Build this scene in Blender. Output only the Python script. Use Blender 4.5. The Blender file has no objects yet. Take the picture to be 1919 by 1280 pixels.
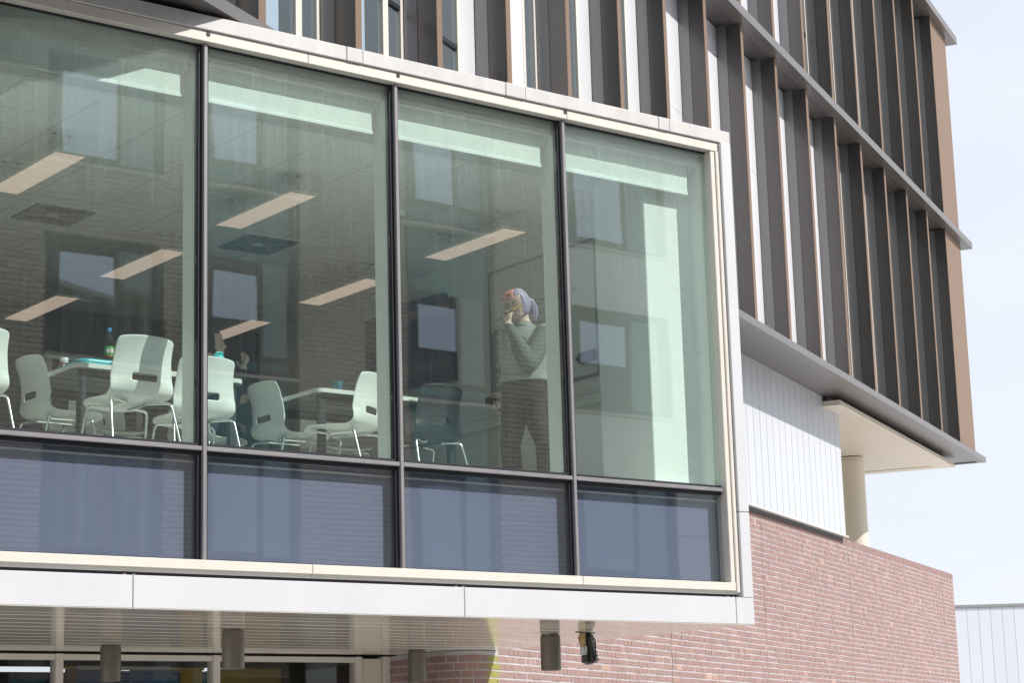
import bpy, bmesh, math, random
from mathutils import Vector, Matrix
random.seed(7)
R = math.radians
sc = bpy.context.scene
COL = sc.collection

# ------------------------------------------------------------------ camera, sky, sun, exposure
CAM_Z = 1.6
cr = Vector((0.7913983, -0.61066613, -0.02784974))
cu = Vector((-0.10227459, -0.1771846, 0.97884908))
cf = Vector((0.60268453, 0.77181118, 0.20267922))
FPX = 3841.575
cd = bpy.data.cameras.new('camera')
cam = bpy.data.objects.new('camera', cd)
COL.objects.link(cam)
cd.sensor_width = 36.0
cd.lens = FPX / 1919 * 36.0
cd.clip_end = 2000
cd.clip_start = 0.05
M = Matrix((cr, cu, -cf)).transposed().to_4x4()
M.translation = Vector((0, 0, CAM_Z))
cam.matrix_world = M
sc.camera = cam

SUN_EL, SUN_AZ = R(43.5), R(29)            # azimuth measured from -Y towards +X
sdir = Vector((math.sin(SUN_AZ) * math.cos(SUN_EL), -math.cos(SUN_AZ) * math.cos(SUN_EL), math.sin(SUN_EL)))
world = bpy.data.worlds.new('World')
sc.world = world
world.use_nodes = True
wn, wl = world.node_tree.nodes, world.node_tree.links
wn.clear()
wo = wn.new('ShaderNodeOutputWorld')
bg = wn.new('ShaderNodeBackground')
sky = wn.new('ShaderNodeTexSky')
sky.sky_type = 'NISHITA'
sky.sun_disc = False
sky.sun_elevation = SUN_EL
sky.sun_rotation = math.pi - SUN_AZ
sky.air_density = 1.0
sky.dust_density = 1.5
sky.ozone_density = 1.0
# a thin even veil of high cloud over the whole dome
tc = wn.new('ShaderNodeTexCoord')
mp = wn.new('ShaderNodeMapping')
mp.inputs['Scale'].default_value = (1.0, 1.0, 3.0)
nz = wn.new('ShaderNodeTexNoise')
nz.inputs['Scale'].default_value = 2.2
nz.inputs['Detail'].default_value = 6
nz.inputs['Roughness'].default_value = 0.55
cmr = wn.new('ShaderNodeMapRange')
cmr.inputs['From Min'].default_value = 0.3
cmr.inputs['From Max'].default_value = 0.7
cmr.inputs['To Min'].default_value = 0.80
cmr.inputs['To Max'].default_value = 1.0
mx = wn.new('ShaderNodeMix')
mx.data_type = 'RGBA'
mx.inputs['B'].default_value = (7.2, 7.55, 8.3, 1)
wl.new(tc.outputs['Generated'], mp.inputs['Vector'])
wl.new(mp.outputs['Vector'], nz.inputs['Vector'])
wl.new(nz.outputs['Fac'], cmr.inputs['Value'])
wl.new(cmr.outputs['Result'], mx.inputs['Factor'])
wl.new(sky.outputs['Color'], mx.inputs['A'])
wl.new(mx.outputs['Result'], bg.inputs['Color'])
bg.inputs['Strength'].default_value = 0.095
wl.new(bg.outputs['Background'], wo.inputs['Surface'])

sl = bpy.data.lights.new('sun', 'SUN')
sl.energy = 3.6
sl.angle = R(0.53)
sl.color = (1.0, 0.955, 0.9)
sun = bpy.data.objects.new('sun', sl)
COL.objects.link(sun)
sun.rotation_euler = (-sdir).to_track_quat('-Z', 'Y').to_euler()

vs = sc.view_settings
vs.view_transform = 'Standard'
vs.look = 'None'
vs.exposure = 0.46
vs.gamma = 1.0
vs.use_curve_mapping = False
sc.render.engine = 'CYCLES'
cy = sc.cycles
cy.use_denoising = True
cy.max_bounces = 14
cy.diffuse_bounces = 5
cy.glossy_bounces = 6
cy.transparent_max_bounces = 32
cy.sample_clamp_indirect = 6.0
cy.caustics_reflective = False
cy.caustics_refractive = False

# ------------------------------------------------------------------ materials
MATS = {}
def nd(m, t):
    return m.node_tree.nodes.new(t)

def mat(name, col, rough=0.5, metal=0.0, var=0.0, vscale=4.0, stretch=(1, 1, 1), bump=0.0, bscale=60.0, spec=0.5, coat=0.0, rand=0.0, emit=None, estr=0.0):
    if name in MATS:
        return MATS[name]
    m = bpy.data.materials.new(name)
    m.use_nodes = True
    b = m.node_tree.nodes['Principled BSDF']
    L = m.node_tree.links
    b.inputs['Base Color'].default_value = (*col, 1)
    b.inputs['Roughness'].default_value = rough
    b.inputs['Metallic'].default_value = metal
    b.inputs['Specular IOR Level'].default_value = spec
    b.inputs['Coat Weight'].default_value = coat
    if emit:
        b.inputs['Emission Color'].default_value = (*emit, 1)
        b.inputs['Emission Strength'].default_value = estr
    src = None
    if var or bump:
        t = nd(m, 'ShaderNodeTexCoord')
        mpn = nd(m, 'ShaderNodeMapping')
        mpn.inputs['Scale'].default_value = stretch
        L.new(t.outputs['Object'], mpn.inputs['Vector'])
    if var:
        n = nd(m, 'ShaderNodeTexNoise')
        n.inputs['Scale'].default_value = vscale
        n.inputs['Detail'].default_value = 8
        n.inputs['Roughness'].default_value = 0.65
        L.new(mpn.outputs['Vector'], n.inputs['Vector'])
        mr = nd(m, 'ShaderNodeMapRange')
        mr.inputs['From Min'].default_value = 0.25
        mr.inputs['From Max'].default_value = 0.75
        mr.inputs['To Min'].default_value = 1 - var
        mr.inputs['To Max'].default_value = 1 + var
        L.new(n.outputs['Fac'], mr.inputs['Value'])
        src = mr.outputs['Result']
        rr = nd(m, 'ShaderNodeMapRange')
        rr.inputs['To Min'].default_value = max(0.02, rough - 0.1 * min(1, var * 5))
        rr.inputs['To Max'].default_value = min(1, rough + 0.1 * min(1, var * 5))
        L.new(n.outputs['Fac'], rr.inputs['Value'])
        L.new(rr.outputs['Result'], b.inputs['Roughness'])
    if rand:
        oi = nd(m, 'ShaderNodeObjectInfo')
        mr2 = nd(m, 'ShaderNodeMapRange')
        mr2.inputs['To Min'].default_value = 1 - rand
        mr2.inputs['To Max'].default_value = 1 + rand
        L.new(oi.outputs['Random'], mr2.inputs['Value'])
        if src is None:
            src = mr2.outputs['Result']
        else:
            mm = nd(m, 'ShaderNodeMath')
            mm.operation = 'MULTIPLY'
            L.new(src, mm.inputs[0])
            L.new(mr2.outputs['Result'], mm.inputs[1])
            src = mm.outputs['Value']
    if src is not None:
        vm = nd(m, 'ShaderNodeVectorMath')
        vm.operation = 'SCALE'
        vm.inputs[0].default_value = col
        L.new(src, vm.inputs['Scale'])
        L.new(vm.outputs['Vector'], b.inputs['Base Color'])
    if bump:
        n2 = nd(m, 'ShaderNodeTexNoise')
        n2.inputs['Scale'].default_value = bscale
        n2.inputs['Detail'].default_value = 5
        L.new(mpn.outputs['Vector'], n2.inputs['Vector'])
        bp = nd(m, 'ShaderNodeBump')
        bp.inputs['Strength'].default_value = bump
        bp.inputs['Distance'].default_value = 0.01
        L.new(n2.outputs['Fac'], bp.inputs['Height'])
        L.new(bp.outputs['Normal'], b.inputs['Normal'])
    MATS[name] = m
    return m

def glass_mat(name, tint, refl, streak=0.05, wav=0.02, top=1.0):
    """thin architectural glazing: clear tinted transmission + sharp reflection + faint rain dirt and painted haze"""
    m = bpy.data.materials.new(name)
    m.use_nodes = True
    N, L = m.node_tree.nodes, m.node_tree.links
    N.clear()
    out = N.new('ShaderNodeOutputMaterial')
    tr = N.new('ShaderNodeBsdfTransparent')
    tr.inputs['Color'].default_value = (*tint, 1)
    gl = N.new('ShaderNodeBsdfGlossy')
    gl.inputs['Roughness'].default_value = 0.0
    gl.inputs['Color'].default_value = (0.94, 0.97, 1.0, 1)
    # Schlick reflectance, the same from both faces of the pane
    ge = N.new('ShaderNodeNewGeometry')
    dt = N.new('ShaderNodeVectorMath')
    dt.operation = 'DOT_PRODUCT'
    L.new(ge.outputs['Normal'], dt.inputs[0])
    L.new(ge.outputs['Incoming'], dt.inputs[1])
    ab = N.new('ShaderNodeMath')
    ab.operation = 'ABSOLUTE'
    L.new(dt.outputs['Value'], ab.inputs[0])
    om = N.new('ShaderNodeMath')
    om.operation = 'SUBTRACT'
    om.use_clamp = True
    om.inputs[0].default_value = 1.0
    L.new(ab.outputs['Value'], om.inputs[1])
    pw = N.new('ShaderNodeMath')
    pw.operation = 'POWER'
    pw.inputs[1].default_value = 5.0
    L.new(om.outputs['Value'], pw.inputs[0])
    mr = N.new('ShaderNodeMath')
    mr.operation = 'MULTIPLY_ADD'
    mr.inputs[1].default_value = 1 - refl
    mr.inputs[2].default_value = refl
    L.new(pw.outputs['Value'], mr.inputs[0])
    t = N.new('ShaderNodeTexCoord')
    # slow waviness of the pane
    n1 = N.new('ShaderNodeTexNoise')
    n1.inputs['Scale'].default_value = 1.1
    n1.inputs['Detail'].default_value = 1
    L.new(t.outputs['Object'], n1.inputs['Vector'])
    bp = N.new('ShaderNodeBump')
    bp.inputs['Strength'].default_value = wav
    bp.inputs['Distance'].default_value = 0.1
    L.new(n1.outputs['Fac'], bp.inputs['Height'])
    L.new(bp.outputs['Normal'], gl.inputs['Normal'])
    ms = N.new('ShaderNodeMixShader')
    L.new(mr.outputs['Value'], ms.inputs['Fac'])
    L.new(tr.outputs['BSDF'], ms.inputs[1])
    L.new(gl.outputs['BSDF'], ms.inputs[2])
    # vertical rain streaks over an even painted haze
    mpn = N.new('ShaderNodeMapping')
    mpn.inputs['Scale'].default_value = (46, 46, 1.1)
    L.new(t.outputs['Object'], mpn.inputs['Vector'])
    n2 = N.new('ShaderNodeTexNoise')
    n2.inputs['Scale'].default_value = 1.0
    n2.inputs['Detail'].default_value = 6
    n2.inputs['Roughness'].default_value = 0.7
    L.new(mpn.outputs['Vector'], n2.inputs['Vector'])
    r2 = N.new('ShaderNodeMapRange')
    r2.inputs['From Min'].default_value = 0.5
    r2.inputs['From Max'].default_value = 0.8
    r2.inputs['To Min'].default_value = streak * 0.7
    r2.inputs['To Max'].default_value = streak * 2.2
    L.new(n2.outputs['Fac'], r2.inputs['Value'])
    sz = N.new('ShaderNodeSeparateXYZ')  # milky haze painted thicker towards the head of the pane
    L.new(t.outputs['Object'], sz.inputs['Vector'])
    tp = N.new('ShaderNodeMapRange')
    tp.interpolation_type = 'SMOOTHSTEP'
    tp.inputs['From Min'].default_value = -0.5
    tp.inputs['From Max'].default_value = 1.45
    tp.inputs['To Min'].default_value = 1.0
    tp.inputs['To Max'].default_value = top
    L.new(sz.outputs['Z'], tp.inputs['Value'])
    ml = N.new('ShaderNodeMath')
    ml.operation = 'MULTIPLY'
    L.new(r2.outputs['Result'], ml.inputs[0])
    L.new(tp.outputs['Result'], ml.inputs[1])
    df = N.new('ShaderNodeBsdfDiffuse')
    df.inputs['Color'].default_value = (0.72, 0.80, 0.755, 1)
    m2 = N.new('ShaderNodeMixShader')
    L.new(ml.outputs['Value'], m2.inputs['Fac'])
    L.new(ms.outputs['Shader'], m2.inputs[1])
    L.new(df.outputs['BSDF'], m2.inputs[2])
    L.new(m2.outputs['Shader'], out.inputs['Surface'])
    MATS[name] = m
    return m

def tinted(name, ramp, use_attr, rough=0.85, bump=0.5, moss=False):
    """brick: a colour per brick from a ramp, read from object random or a per-brick attribute"""
    m = bpy.data.materials.new(name)
    m.use_nodes = True
    N, L = m.node_tree.nodes, m.node_tree.links
    b = N['Principled BSDF']
    b.inputs['Roughness'].default_value = rough
    b.inputs['Specular IOR Level'].default_value = 0.25
    cr_ = N.new('ShaderNodeValToRGB')
    e = cr_.color_ramp.elements
    e[0].position, e[0].color = ramp[0][0], (*ramp[0][1], 1)
    e[1].position, e[1].color = ramp[-1][0], (*ramp[-1][1], 1)
    for p, c in ramp[1:-1]:
        x = e.new(p)
        x.color = (*c, 1)
    if use_attr:
        a = N.new('ShaderNodeAttribute')
        a.attribute_name = 'tint'
        L.new(a.outputs['Fac'], cr_.inputs['Fac'])
    else:
        a = N.new('ShaderNodeObjectInfo')
        L.new(a.outputs['Random'], cr_.inputs['Fac'])
    g = N.new('ShaderNodeNewGeometry')
    n = N.new('ShaderNodeTexNoise')
    n.inputs['Scale'].default_value = 38
    n.inputs['Detail'].default_value = 6
    n.inputs['Roughness'].default_value = 0.7
    L.new(g.outputs['Position'], n.inputs['Vector'])
    mr = N.new('ShaderNodeMapRange')
    mr.inputs['From Min'].default_value = 0.25
    mr.inputs['From Max'].default_value = 0.75
    mr.inputs['To Min'].default_value = 0.72
    mr.inputs['To Max'].default_value = 1.28
    L.new(n.outputs['Fac'], mr.inputs['Value'])
    vm = N.new('ShaderNodeVectorMath')
    vm.operation = 'SCALE'
    L.new(cr_.outputs['Color'], vm.inputs[0])
    L.new(mr.outputs['Result'], vm.inputs['Scale'])
    csrc = vm.outputs['Vector']
    if moss:
        # a narrow algae streak that grows down the rounded end of the wall
        sx = N.new('ShaderNodeSeparateXYZ')
        L.new(g.outputs['Position'], sx.inputs['Vector'])
        n3 = N.new('ShaderNodeTexNoise')
        n3.inputs['Scale'].default_value = 9
        n3.inputs['Detail'].default_value = 5
        L.new(g.outputs['Position'], n3.inputs['Vector'])
        s1 = N.new('ShaderNodeMath')
        s1.operation = 'SUBTRACT'
        s1.inputs[1].default_value = 10.885
        L.new(sx.outputs['X'], s1.inputs[0])
        s2 = N.new('ShaderNodeMath')
        s2.operation = 'ABSOLUTE'
        L.new(s1.outputs['Value'], s2.inputs[0])
        s3 = N.new('ShaderNodeMath')
        s3.operation = 'MULTIPLY_ADD'
        s3.inputs[1].default_value = -6.5
        L.new(s2.outputs['Value'], s3.inputs[0])
        L.new(n3.outputs['Fac'], s3.inputs[2])
        s4 = N.new('ShaderNodeMapRange')
        s4.inputs['From Min'].default_value = -0.35
        s4.inputs['From Max'].default_value = 0.15
        s4.inputs['To Max'].default_value = 0.85
        L.new(s3.outputs['Value'], s4.inputs['Value'])
        mxn = N.new('ShaderNodeMix')
        mxn.data_type = 'RGBA'
        mxn.inputs['B'].default_value = (0.30, 0.30, 0.06, 1)
        L.new(s4.outputs['Result'], mxn.inputs['Factor'])
        L.new(csrc, mxn.inputs['A'])
        csrc = mxn.outputs['Result']
    L.new(csrc, b.inputs['Base Color'])
    bp = N.new('ShaderNodeBump')
    bp.inputs['Strength'].default_value = bump
    bp.inputs['Distance'].default_value = 0.006
    L.new(n.outputs['Fac'], bp.inputs['Height'])
    L.new(bp.outputs['Normal'], b.inputs['Normal'])
    MATS[name] = m
    return m

BR = [(0.0, (0.29, 0.205, 0.20)), (0.12, (0.30, 0.20, 0.185)), (0.5, (0.307, 0.204, 0.190)), (0.92, (0.325, 0.212, 0.191)), (0.985, (0.36, 0.235, 0.205)), (1.0, (0.45, 0.31, 0.25))]
OB = [(0.0, (0.46, 0.41, 0.35)), (0.15, (0.52, 0.465, 0.40)), (0.5, (0.55, 0.495, 0.425)), (0.85, (0.58, 0.525, 0.455)), (1.0, (0.52, 0.43, 0.31))]
M_brick = tinted('brick_single', BR, False, moss=True)
M_bricks = tinted('brick_many', BR, True, moss=True)
M_obrick = tinted('buff_brick', OB, True)
M_mortar = mat('mortar', (0.45, 0.44, 0.455), 0.9, var=0.18, vscale=14, bump=0.4, bscale=120)
M_omortar = mat('grey_mortar', (0.15, 0.135, 0.115), 0.9, var=0.1, vscale=10)
M_cream = mat('cream_frame', (0.72, 0.685, 0.62), 0.38, var=0.05, vscale=2.5, stretch=(1, 1, 0.4))
M_white = mat('white_panel', (0.63, 0.64, 0.67), 0.42, var=0.045, vscale=1.8, stretch=(1, 1, 0.45))
M_coping = mat('white_coping', (0.60, 0.592, 0.58), 0.45, var=0.10, vscale=5, stretch=(1.4, 1.4, 0.35))
M_clad = mat('white_cladding', (0.50, 0.523, 0.568), 0.4, var=0.02, vscale=2, rand=0.015)
M_mull = mat('mullion_cap', (0.33, 0.315, 0.325), 0.36, metal=0.35, var=0.12, vscale=6, stretch=(1, 1, 0.3))
M_gasket = mat('black_gasket', (0.018, 0.02, 0.03), 0.5)
M_bronze = mat('shaded_bronze', (0.135, 0.125, 0.122), 0.24, metal=0.6, var=0.05, vscale=2, stretch=(1, 1, 0.2), rand=0.03)  # fin sides: the shaded grey of the brown metal put into the colour
M_bronze_d = mat('bronze_ledge', (0.19, 0.177, 0.172), 0.33, metal=0.45, var=0.07, vscale=3)
M_tan = mat('sunlit_tan', (0.20, 0.138, 0.096), 0.55, spec=0.3, var=0.04, vscale=1.5)  # same brown metal as the fins, its sunlit tan put into the colour
M_liner = mat('white_liner', (0.84, 0.86, 0.83), 0.5, var=0.02)
M_wall_in = mat('room_wall', (0.85, 0.86, 0.84), 0.75, var=0.03, vscale=1.2)
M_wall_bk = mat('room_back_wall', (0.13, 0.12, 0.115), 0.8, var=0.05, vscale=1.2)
M_ceil = mat('ceiling_tile', (0.86, 0.86, 0.83), 0.9, var=0.03, vscale=3, rand=0.02)
M_grid = mat('ceiling_grid', (0.70, 0.70, 0.66), 0.6)
M_carpet = mat('vinyl_floor', (0.72, 0.71, 0.68), 0.5, var=0.2, vscale=30)
M_soff = mat('soffit_plank', (0.66, 0.62, 0.55), 0.12, var=0.06, vscale=2, spec=0.75, coat=0.25)
M_groove = mat('soffit_channel', (0.80, 0.77, 0.71), 0.6)
M_spand = mat('spandrel_board', (0.138, 0.164, 0.240), 0.55, var=0.04, vscale=1.5)
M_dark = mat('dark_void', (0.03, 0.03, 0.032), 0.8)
M_dk2 = mat('charcoal_metal', (0.055, 0.053, 0.05), 0.4, metal=0.3, var=0.08, vscale=5)
M_cyl = mat('downlight_body', (0.165, 0.15, 0.128), 0.4, metal=0.25, var=0.06, vscale=4)
M_chrome = mat('chrome', (0.80, 0.80, 0.80), 0.14, metal=1.0)
M_plastic = mat('white_plastic', (0.85, 0.86, 0.84), 0.36, var=0.015)
M_plastic_g = mat('grey_plastic', (0.045, 0.042, 0.043), 0.42, var=0.04)
M_table = mat('white_laminate', (0.78, 0.78, 0.75), 0.35)
M_post = mat('dark_post', (0.045, 0.043, 0.05), 0.4, metal=0.2)
M_teal = mat('teal_plastic', (0.02, 0.42, 0.50), 0.4, var=0.05)
M_cyan = mat('cyan_plastic', (0.05, 0.55, 0.62), 0.35)
M_skin = mat('skin', (0.66, 0.47, 0.39), 0.5, var=0.05, vscale=12)
M_sweater_lit = mat('lit_sweater', (0.30, 0.315, 0.31), 0.9, var=0.12, vscale=60, stretch=(1, 1, 0.2), bump=0.5, bscale=120)  # sweater torso: lit tone of the grey sweater put into the colour
M_sweater = mat('grey_sweater', (0.135, 0.15, 0.147), 0.9, var=0.12, vscale=60, stretch=(1, 1, 0.25), bump=0.5, bscale=140)
M_trouser = mat('dark_trousers', (0.022, 0.018, 0.02), 0.85, var=0.1, vscale=20)
M_shoe = mat('black_shoe', (0.02, 0.02, 0.02), 0.5)
M_hair = mat('lilac_hair', (0.39, 0.33, 0.50), 0.45, var=0.5, vscale=30, stretch=(3, 3, 0.5))
M_pink = mat('coral_hair', (0.72, 0.25, 0.20), 0.5, var=0.2, vscale=40)
M_pale = mat('pale_hair', (0.62, 0.44, 0.46), 0.5, var=0.2, vscale=40)
M_dkhair = mat('dark_hair', (0.028, 0.02, 0.017), 0.45, var=0.3, vscale=30)
M_black = mat('black_plastic', (0.014, 0.014, 0.016), 0.35)
M_eye = mat('eye_white', (0.7, 0.68, 0.66), 0.3)
M_lip = mat('lip', (0.48, 0.20, 0.18), 0.5)
M_yellow = mat('yellow_marker', (0.75, 0.45, 0.03), 0.4)
M_board = mat('whiteboard', (0.72, 0.74, 0.72), 0.25)
M_alu = mat('aluminium', (0.42, 0.42, 0.42), 0.35, metal=0.8)
M_ink = mat('ink', (0.02, 0.02, 0.03), 0.6)
M_screen = mat('screen', (0.012, 0.014, 0.03), 0.12, spec=0.7)
M_blue = mat('blue_plastic', (0.01, 0.10, 0.19), 0.4)
M_lamp = mat('lamp_diffuser', (0.66, 0.57, 0.52), 0.6, emit=(1.0, 0.70, 0.56), estr=0.32)
M_lamped = mat('lamp_edge', (0.86, 0.82, 0.72), 0.4)
M_blind = mat('blind_fabric', (0.80, 0.83, 0.80), 0.8, var=0.015)
M_label_g = mat('green_label', (0.06, 0.36, 0.07), 0.5)
M_label_r = mat('red_label', (0.55, 0.05, 0.05), 0.5)
M_label_w = mat('white_label', (0.75, 0.75, 0.72), 0.5)
M_cap_b = mat('blue_cap', (0.05, 0.27, 0.62), 0.35)
M_rust = mat('rusted_bracket', (0.42, 0.31, 0.13), 0.7, metal=0.2, var=0.5, vscale=45)
M_conc = mat('paving', (0.60, 0.58, 0.55), 0.85, var=0.1, vscale=0.8, bump=0.2, bscale=20)
M_yellow_w = mat('yellow_wall', (0.55, 0.38, 0.03), 0.7)
M_brown_w = mat('brown_wall', (0.20, 0.15, 0.11), 0.7)
M_bluewall = mat('blue_wall', (0.05, 0.08, 0.17), 0.5)
M_cream_s = mat('cream_soffit', (0.72, 0.66, 0.56), 0.5, var=0.03, vscale=1.2)
M_col = mat('cream_column', (0.70, 0.645, 0.54), 0.65, var=0.04, vscale=2)
M_darkglass = mat('dark_window_glass', (0.26, 0.33, 0.34), 0.03, metal=0.75)
M_skyglass = mat('sky_lit_window_glass', (0.50, 0.60, 0.66), 0.03, metal=0.85)  # left-bay copy of the window glass, bright sky reflection put into its tint
M_mirror = mat('coated_window_glass', (0.78, 0.86, 1.0), 0.02, metal=0.95)
M_oframe = mat('navy_window_frame', (0.015, 0.024, 0.075), 0.45)
M_teals = mat('teal_spandrel', (0.05, 0.22, 0.28), 0.4)
M_glass = glass_mat('green_glazing', (0.936, 0.994, 0.970), 0.084, 0.017, wav=0.011, top=4.5)
M_sglass = glass_mat('spandrel_glazing', (0.95, 0.97, 0.985), 0.070, 0.012, wav=0.008)
M_clear = glass_mat('clear_glazing', (0.93, 0.95, 0.93), 0.05, 0.004)
M_pet = glass_mat('clear_bottle', (0.85, 0.92, 0.88), 0.05, 0.0)

# ------------------------------------------------------------------ mesh builder
class MB:
    def __init__(s):
        s.v, s.f, s.m, s.t = [], [], [], []
    def add(s, vs_, fs_, mi=0, tint=0.5):
        o = len(s.v)
        s.v += [tuple(p) for p in vs_]
        s.f += [tuple(i + o for i in f) for f in fs_]
        s.m += [mi] * len(fs_)
        s.t += [tint] * len(fs_)
        return s
    def box(s, a, b, mi=0, tint=0.5):
        (x0, y0, z0), (x1, y1, z1) = a, b
        x0, x1 = min(x0, x1), max(x0, x1)
        y0, y1 = min(y0, y1), max(y0, y1)
        z0, z1 = min(z0, z1), max(z0, z1)
        return s.add([(x0, y0, z0), (x1, y0, z0), (x1, y1, z0), (x0, y1, z0), (x0, y0, z1), (x1, y0, z1), (x1, y1, z1), (x0, y1, z1)],
                     [(0, 3, 2, 1), (4, 5, 6, 7), (0, 1, 5, 4), (1, 2, 6, 5), (2, 3, 7, 6), (3, 0, 4, 7)], mi, tint)
    def cbox(s, a, b, c=0.004, mi=0):
        """box with chamfered edges along its visible outline (all 12)"""
        (x0, y0, z0), (x1, y1, z1) = [min(p, q) for p, q in zip(a, b)], [max(p, q) for p, q in zip(a, b)]
        bm = bmesh.new()
        r = bmesh.ops.create_cube(bm, size=1)
        for v in bm.verts:
            v.co = Vector((x0 if v.co.x < 0 else x1, y0 if v.co.y < 0 else y1, z0 if v.co.z < 0 else z1))
        bmesh.ops.bevel(bm, geom=bm.edges[:], offset=c, segments=1, affect='EDGES')
        bm.verts.index_update()
        s.add([v.co.copy() for v in bm.verts], [[v.index for v in f.verts] for f in bm.faces], mi)
        bm.free()
        return s
    def tube(s, pts, r, n=8, mi=0, cap=True, flat=1.0):
        pts = [Vector(p) for p in pts]
        rs = r if isinstance(r, (list, tuple)) else [r] * len(pts)
        vs_, fs_ = [], []
        t0 = (pts[1] - pts[0]).normalized()
        up = Vector((0, 0, 1)) if abs(t0.z) < 0.9 else Vector((1, 0, 0))
        side = t0.cross(up).normalized()
        for i, p in enumerate(pts):
            t = (pts[min(i + 1, len(pts) - 1)] - pts[max(i - 1, 0)]).normalized()
            side = (side - t * side.dot(t)).normalized()
            w = t.cross(side)
            for k in range(n):
                a = 2 * math.pi * k / n
                vs_.append(p + side * math.cos(a) * rs[i] + w * math.sin(a) * rs[i] * flat)
        for i in range(len(pts) - 1):
            for k in range(n):
                k2 = (k + 1) % n
                fs_.append((i * n + k, i * n + k2, (i + 1) * n + k2, (i + 1) * n + k))
        if cap:
            fs_.append(tuple(range(n - 1, -1, -1)))
            fs_.append(tuple((len(pts) - 1) * n + k for k in range(n)))
        return s.add(vs_, fs_, mi)
    def lathe(s, prof, n=24, c=(0, 0, 0), mi=0):
        vs_, fs_ = [], []
        for r_, z in prof:
            for k in range(n):
                a = 2 * math.pi * k / n
                vs_.append((c[0] + r_ * math.cos(a), c[1] + r_ * math.sin(a), c[2] + z))
        for i in range(len(prof) - 1):
            for k in range(n):
                k2 = (k + 1) % n
                fs_.append((i * n + k, i * n + k2, (i + 1) * n + k2, (i + 1) * n + k))
        fs_.append(tuple(range(n - 1, -1, -1)))
        fs_.append(tuple((len(prof) - 1) * n + k for k in range(n)))
        return s.add(vs_, fs_, mi)
    def prism(s, poly, z0, z1, mi=0):
        n = len(poly)
        vs_ = [(x, y, z0) for x, y in poly] + [(x, y, z1) for x, y in poly]
        fs_ = [tuple(range(n - 1, -1, -1)), tuple(range(n, 2 * n))] + [(i, (i + 1) % n, n + (i + 1) % n, n + i) for i in range(n)]
        return s.add(vs_, fs_, mi)
    def ell(s, c, r, nu=16, nv=10, mi=0, rot=None):
        vs_, fs_ = [], []
        c = Vector(c)
        for j in range(nv + 1):
            th = math.pi * j / nv
            for k in range(nu):
                a = 2 * math.pi * k / nu
                p = Vector((r[0] * math.sin(th) * math.cos(a), r[1] * math.sin(th) * math.sin(a), r[2] * math.cos(th)))
                if rot:
                    p = rot @ p
                vs_.append(c + p)
        for j in range(nv):
            for k in range(nu):
                k2 = (k + 1) % nu
                fs_.append((j * nu + k, (j + 1) * nu + k, (j + 1) * nu + k2, j * nu + k2))
        return s.add(vs_, fs_, mi)
    def xf(s, fn):
        s.v = [tuple(fn(Vector(p))) for p in s.v]
        return s
    def mesh(s, name, mats, smooth=False, tint=False):
        me = bpy.data.meshes.new(name)
        me.from_pydata(s.v, [], s.f)
        for m in (mats if isinstance(mats, (list, tuple)) else [mats]):
            me.materials.append(m)
        if isinstance(mats, (list, tuple)) and len(mats) > 1:
            me.polygons.foreach_set('material_index', s.m)
        if tint:
            a = me.attributes.new('tint', 'FLOAT', 'FACE')
            a.data.foreach_set('value', s.t)
        if smooth:
            me.polygons.foreach_set('use_smooth', [True] * len(me.polygons))
            me.set_sharp_from_angle(angle=R(38))
        me.update()
        return me
    def build(s, name, mats, parent=None, smooth=False, tint=False, kind=None):
        o = bpy.data.objects.new(name, s.mesh(name, mats, smooth, tint))
        COL.objects.link(o)
        if parent:
            o.parent = parent
        if kind:
            o['kind'] = kind
        return o

def tag(o, label, cat, group=None):
    o['label'] = label
    o['category'] = cat
    if group:
        o['group'] = group
    return o

def thing(name, label, cat, loc=(0, 0, 0), rz=0.0, group=None):
    o = bpy.data.objects.new(name, None)
    COL.objects.link(o)
    o.empty_display_size = 0.1
    o.location = loc
    o.rotation_euler = (0, 0, rz)
    return tag(o, label, cat, group)

def inst(name, me, parent, loc=(0, 0, 0), rz=0.0, scale=None):
    o = bpy.data.objects.new(name, me)
    COL.objects.link(o)
    o.parent = parent
    o.location = loc
    o.rotation_euler = (0, 0, rz)
    if scale:
        o.scale = scale
    return o

def copy_tree(o, parent=None):
    c = o.copy()
    COL.objects.link(c)
    c.parent = parent
    for ch in list(o.children):
        copy_tree(ch, c)
    return c

def struct(name, mb, m, parent=None, **k):
    return mb.build(name, m, parent, kind=None if parent else 'structure', **k)

def project(p):
    q = Vector(p) - Vector((0, 0, CAM_Z))
    d_ = q.dot(cf)
    return 959.5 + FPX * q.dot(cr) / d_, 640 - FPX * q.dot(cu) / d_, d_

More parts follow.
